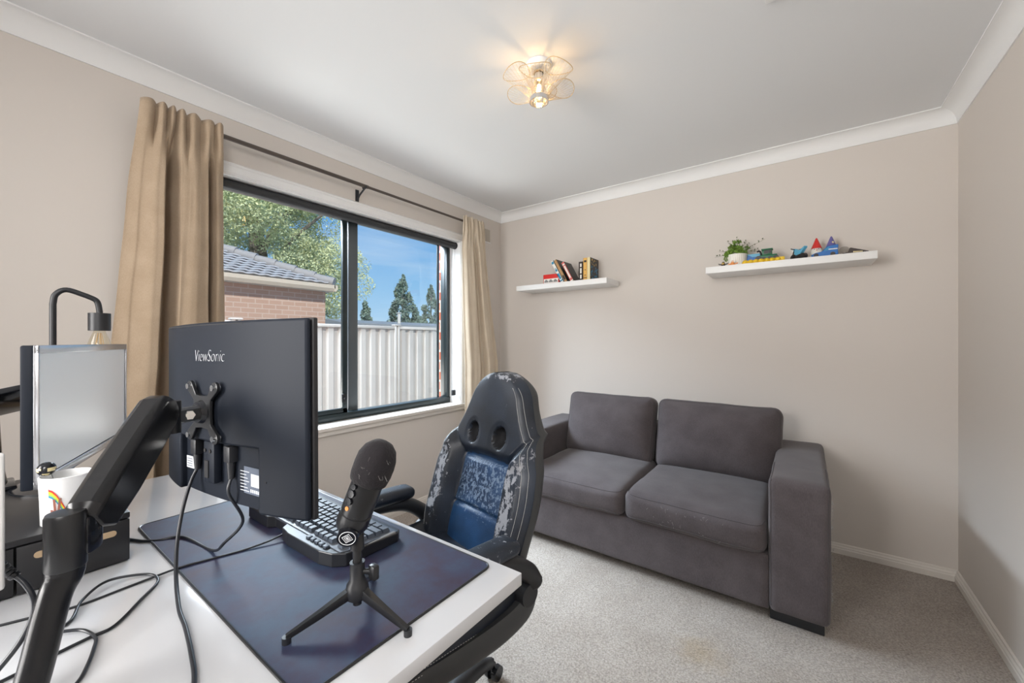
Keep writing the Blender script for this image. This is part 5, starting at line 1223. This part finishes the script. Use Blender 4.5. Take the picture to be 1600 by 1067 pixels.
for colm in G:
    for v_ in colm:
        x, _, z = v_.co; ax_ = abs(x); sx_ = seamx(z); w = 0.0
        if z < 0.93 and ax_ > sx_ - 0.002: w = 0.95 * math.exp(-((ax_ - sx_ - 0.055) / 0.035) ** 2) * (0.55 + 0.45 * sm(0.90, 0.84, z)) * (0.4 + 0.6 * sm(0.54, 0.70, z))
        elif z < 0.825: w = 0.72 * sm(0.60, 0.72, z) + 0.15
        else: w = 0.06 + 0.75 * math.exp(-((z - 1.10) / 0.02) ** 2)
        v_[wl] = w
for i in range(NU - 1):
    for j in range(NV - 1):
        f = bm.faces.new((G[i][j], G[i + 1][j], G[i + 1][j + 1], G[i][j + 1])); c = f.calc_center_median()
        if holed(c.x, c.z) < 0.93: f.material_index = 2
        elif c.z < 0.822 + 0.012 * (1 - (c.x / 0.12) ** 2) and abs(c.x) < seamx(c.z): f.material_index = 1
bsh = obj('backrest', bm, ['leather', 'leather_mesh', 'lens'], ch, smooth=180)
# rear shell with rounded side
bm = nb(); NS = 60
def rear(u, v):
    z = 0.46 + (1.110 - 0.46) * (1 - (1 - v) ** 1.25); w = hwid(z); s_ = math.cos(PI * (1 - u)); a = PI * u
    yf = front(math.copysign(w, 1), z)
    bulg = math.sin(a) ** 0.45
    return V((w * (1 + 0.04 * math.sin(a * 2) ** 2) * s_, yf - 0.004 + (0.075 - 0.02 * sm(0.9, 1.0, z)) * bulg * (0.35 + 0.65 * sm(1.11, 1.04, z)), z))
grid(bm, NS, 60, rear); obj('backrest_shell', bm, 'leather_side', bsh, smooth=180)
# stitching along right-hand and left-hand rim
for sg in (-1, 1):
    bm = nb()
    for off in (0.026, 0.012):
        n = 150
        for q in range(n):
            z0 = 0.48 + q / n * 0.585; z1 = z0 + 0.0026
            a = [V((sg * (hwid(z) - off * (1 if z < 1.0 else 1)), front(sg * (hwid(z) - off), z) - 0.0008, z)) for z in (z0, z1)]
            tube(bm, a, 0.0007, n=4, sm=False)
    obj('stitching', bm, 'thread', bsh, label='pale double stitching')
# seat
def seatf(q, n):
    a, b, c = n
    if c > 0: q.z += 0.030 * sm(0.62, 0.9, abs(a)) * (1 - 0.5 * max(0, -b))
    if b > 0.3: q.z += 0.02 * (b - 0.3)
    return q
bm = rbox(0.50, 0.50, 0.105, 0.045, (0.004, 0.01, 0.01), seg=18, wob=0.002, c=(0, -0.055, 0.498), fn=seatf)
wl = bm.verts.layers.float.new('wear')
for v_ in bm.verts: v_[wl] = 0.1
obj('seat', bm, 'leather', ch, smooth=180)
for sx in (-1, 1):
    bm = nb()
    for o_ in (0, 0.012):
        for q in range(60):
            y = -0.28 + q * 0.0075; z_ = 0.488 + o_ ; p = V((sx * 0.2545, y, z_)); tube(bm, [p, p + V((0, 0.004, 0))], 0.0008, n=4, sm=False)
    obj('seat_stitching', bm, 'thread', ch)
for sx in (-1, 1):
    # side loop from the recline hinge down under the seat
    fl = [(-0.5, -1), (0.5, -1), (0.7, -0.6), (0.7, 0.6), (0.5, 1), (-0.5, 1), (-0.7, 0.6), (-0.7, -0.6)]
    fl2 = [(b, a) for a, b in fl]
    bm = nb(); tube(bm, [(sx * 0.250, 0.155, 0.555), (sx * 0.254, 0.158, 0.525), (sx * 0.254, 0.135, 0.495), (sx * 0.250, 0.05, 0.474), (sx * 0.243, -0.10, 0.466), (sx * 0.235, -0.22, 0.468)], [0.026, 0.028, 0.032, 0.033, 0.030, 0.024], n=16, sec=fl if True else fl2)
    obj('side_bracket', bm, 'leather_side', ch, smooth=50)
    bm = nb(); cyl(bm, (sx * 0.240, 0.150, 0.535), (sx * 0.280, 0.150, 0.535), 0.034, 0.029, n=28); obj('recline_cover', bm, 'black_plastic', ch)
    b = rbox(0.072, 0.235, 0.040, 0.018, (0.002, 0.004, 0.004), seg=12, c=(sx * 0.262, -0.015, 0.685)); wl = b.verts.layers.float.new('wear')
    for v_ in b.verts: v_[wl] = 0.35
    a_ = obj('armrest', b, 'leather', ch, smooth=180)
    bm = nb(); tube(bm, [(sx * 0.262, -0.11, 0.655), (sx * 0.264, -0.02, 0.655), (sx * 0.266, 0.08, 0.640), (sx * 0.266, 0.15, 0.595), (sx * 0.264, 0.180, 0.555)], [0.018, 0.021, 0.024, 0.026, 0.026], n=14); obj('arm_support', bm, 'black_plastic', ch, smooth=180)
bm = nb(); 
for q in range(26):
    for yo in (0.012,): p = V((0.262 - 0.03 + q * 0.0024, -0.128, 0.694)); tube(bm, [p, p + V((0.0014, 0, 0))], 0.0007, n=4, sm=False)
bm2 = bm; obj('armrest_stitching', bm2, 'thread', ch)
bm = nb(); cyl(bm, (0, 0, 0.12), (0, 0, 0.43), 0.025, n=24); cyl(bm, (0, 0, 0.10), (0, 0, 0.24), 0.034, n=24); obj('gas_lift', bm, 'black_plastic', ch)
obj('seat_plate', bx(-0.13, 0.13, -0.16, 0.14, 0.425, 0.452, bev=0.005), 'black_plastic', ch)
bm = nb(); cyl(bm, (0, 0, 0.065), (0, 0, 0.125), 0.05, 0.04, n=30); obj('base_hub', bm, 'black_plastic', ch)
for q in range(5):
    a = math.radians(90 + 12 + 72 * q); e = V((math.cos(a), math.sin(a), 0)); 
    bm = nb(); tube(bm, [e * 0.03 + V((0, 0, 0.100)), e * 0.14 + V((0, 0, 0.108)), e * 0.25 + V((0, 0, 0.095)), e * 0.315 + V((0, 0, 0.070))], [0.030, 0.026, 0.022, 0.016], n=12, sec=[(-0.8, -0.8), (-1, 0), (-0.7, 0.8), (0, 1), (0.7, 0.8), (1, 0), (0.8, -0.8)])
    obj('base_leg', bm, 'black_plastic', ch, smooth=60)
    bm = nb(); sd = V((-e.y, e.x, 0)); p = e * 0.322
    cyl(bm, p + V((0, 0, 0.03)), p + V((0, 0, 0.075)), 0.008, n=12); box(bm, p.x - 0.008, p.x + 0.008, p.y - 0.008, p.y + 0.008, 0.03, 0.055, bev=0.003)
    for s2 in (-1, 1): cyl(bm, p + sd * s2 * 0.008 + e * 0.01 + V((0, 0, 0.027)), p + sd * s2 * 0.024 + e * 0.01 + V((0, 0, 0.027)), 0.027, 0.025, n=26)
    obj('caster', bm, 'gloss_black', ch)

# ------------------------------------------------------------------ world, lights, camera
w = bpy.data.worlds.new('sky'); SC.world = w; w.use_nodes = True; nt = w.node_tree; bg = nt.nodes['Background']; L = nt.links.new
tc = N(nt, 'ShaderNodeTexCoord'); sp_ = N(nt, 'ShaderNodeSeparateXYZ'); L(tc.outputs['Generated'], sp_.inputs[0])
r = N(nt, 'ShaderNodeValToRGB'); el = r.color_ramp.elements
el[0].position = 0.0; el[0].color = (0.50, 0.72, 0.92, 1); el[1].position = 0.45; el[1].color = (0.15, 0.38, 0.76, 1)
e = el.new(0.12); e.color = (0.30, 0.56, 0.86, 1); e = el.new(0.25); e.color = (0.17, 0.42, 0.80, 1)
L(sp_.outputs['Z'], r.inputs['Fac'])
cn = N(nt, 'ShaderNodeTexNoise', Scale=3.0, Detail=8.0, Distortion=0.6); mp = N(nt, 'ShaderNodeMapping'); mp.inputs['Scale'].default_value = (1, 1, 5); L(tc.outputs['Generated'], mp.inputs[0]); L(mp.outputs[0], cn.inputs['Vector'])
cr_ = N(nt, 'ShaderNodeValToRGB'); cr_.color_ramp.elements[0].position = 0.5; cr_.color_ramp.elements[1].position = 0.85; cr_.color_ramp.elements[1].color = (0.45, 0.45, 0.45, 1); L(cn.outputs['Fac'], cr_.inputs['Fac'])
mx = N(nt, 'ShaderNodeMix', _data_type='RGBA'); L(cr_.outputs['Color'], mx.inputs[0]); L(r.outputs['Color'], mx.inputs[6]); mx.inputs[7].default_value = (0.8, 0.88, 0.95, 1); L(mx.outputs[2], bg.inputs['Color'])
bg.inputs['Strength'].default_value = 1.08

def sun(rot, e, ang, col):
    l = bpy.data.lights.new('sun', 'SUN'); l.energy = e; l.angle = math.radians(ang); l.color = col; o = bpy.data.objects.new('sun', l); COL.objects.link(o); o.rotation_euler = rot; return o
dv = V((-0.62, 0.42, -0.62)); o = sun((0, 0, 0), 4.5, 0.6, (1.0, 0.95, 0.86)); o.rotation_euler = dv.to_track_quat('-Z', 'Y').to_euler()
def area(name, loc, target, sx, sy, power, col, spread=180):
    l = bpy.data.lights.new(name, 'AREA'); l.shape = 'RECTANGLE'; l.size = sx; l.size_y = sy; l.energy = power; l.color = col; l.spread = math.radians(spread)
    o = bpy.data.objects.new(name, l); COL.objects.link(o); o.location = loc; o.rotation_euler = (V(target) - V(loc)).to_track_quat('-Z', 'Y').to_euler(); return o
area('daylight_fill_ground', (-4.1, 1.3, -0.22), (-0.9, 1.6, 2.1), 3.2, 1.6, 110, (1.0, 0.97, 0.93))  # added area lamp low outside, standing in for light off the ground
area('daylight_fill_sky', (-4.7, 1.0, 3.8), (-1.0, 1.8, 0.9), 4.5, 2.0, 1400, (0.78, 0.88, 1.0))  # added area lamp above the window view, boosting sky light indoors
area('fill_lamp_rear', (-1.3, -1.55, 1.5), (0.45, 2.6, 1.5), 1.4, 1.6, 56, (1.0, 0.98, 0.96), 120)  # added unseen fill lamp behind the camera, brightens back and right walls
area('fill_lamp_right', (0.3, -0.8, 2.0), (-2.2, 1.8, 0.45), 0.9, 0.9, 12, (1.0, 0.98, 0.96), 100)  # added unseen fill lamp, brightens the chair and wall under the window
pl_ = bpy.data.lights.new('bulb_light', 'POINT'); pl_.energy = 2.2; pl_.color = (1.0, 0.68, 0.36); pl_.shadow_soft_size = 0.012
o = bpy.data.objects.new('bulb_light', pl_); COL.objects.link(o); o.location = (LX, LY, ZC - 0.122)

cam = bpy.data.cameras.new('camera'); cam.sensor_width = 36; cam.lens = 626 / 1600 * 36; cam.clip_start = 0.01; cam.clip_end = 200
co = bpy.data.objects.new('camera', cam); COL.objects.link(co); co.location = (0, 0, 1.2); co.rotation_euler = (PI / 2, 0, math.radians(36.2)); SC.camera = co
SC.view_settings.view_transform = 'Standard'; SC.view_settings.look = 'None'; SC.view_settings.gamma = 1; SC.view_settings.exposure = 0.0; SC.view_settings.use_curve_mapping = False
SC.cycles.use_denoising = True; SC.cycles.max_bounces = 10; SC.cycles.diffuse_bounces = 6; SC.cycles.sample_clamp_indirect = 6; SC.cycles.transparent_max_bounces = 24
SC.cycles.caustics_reflective = False; SC.cycles.caustics_refractive = False
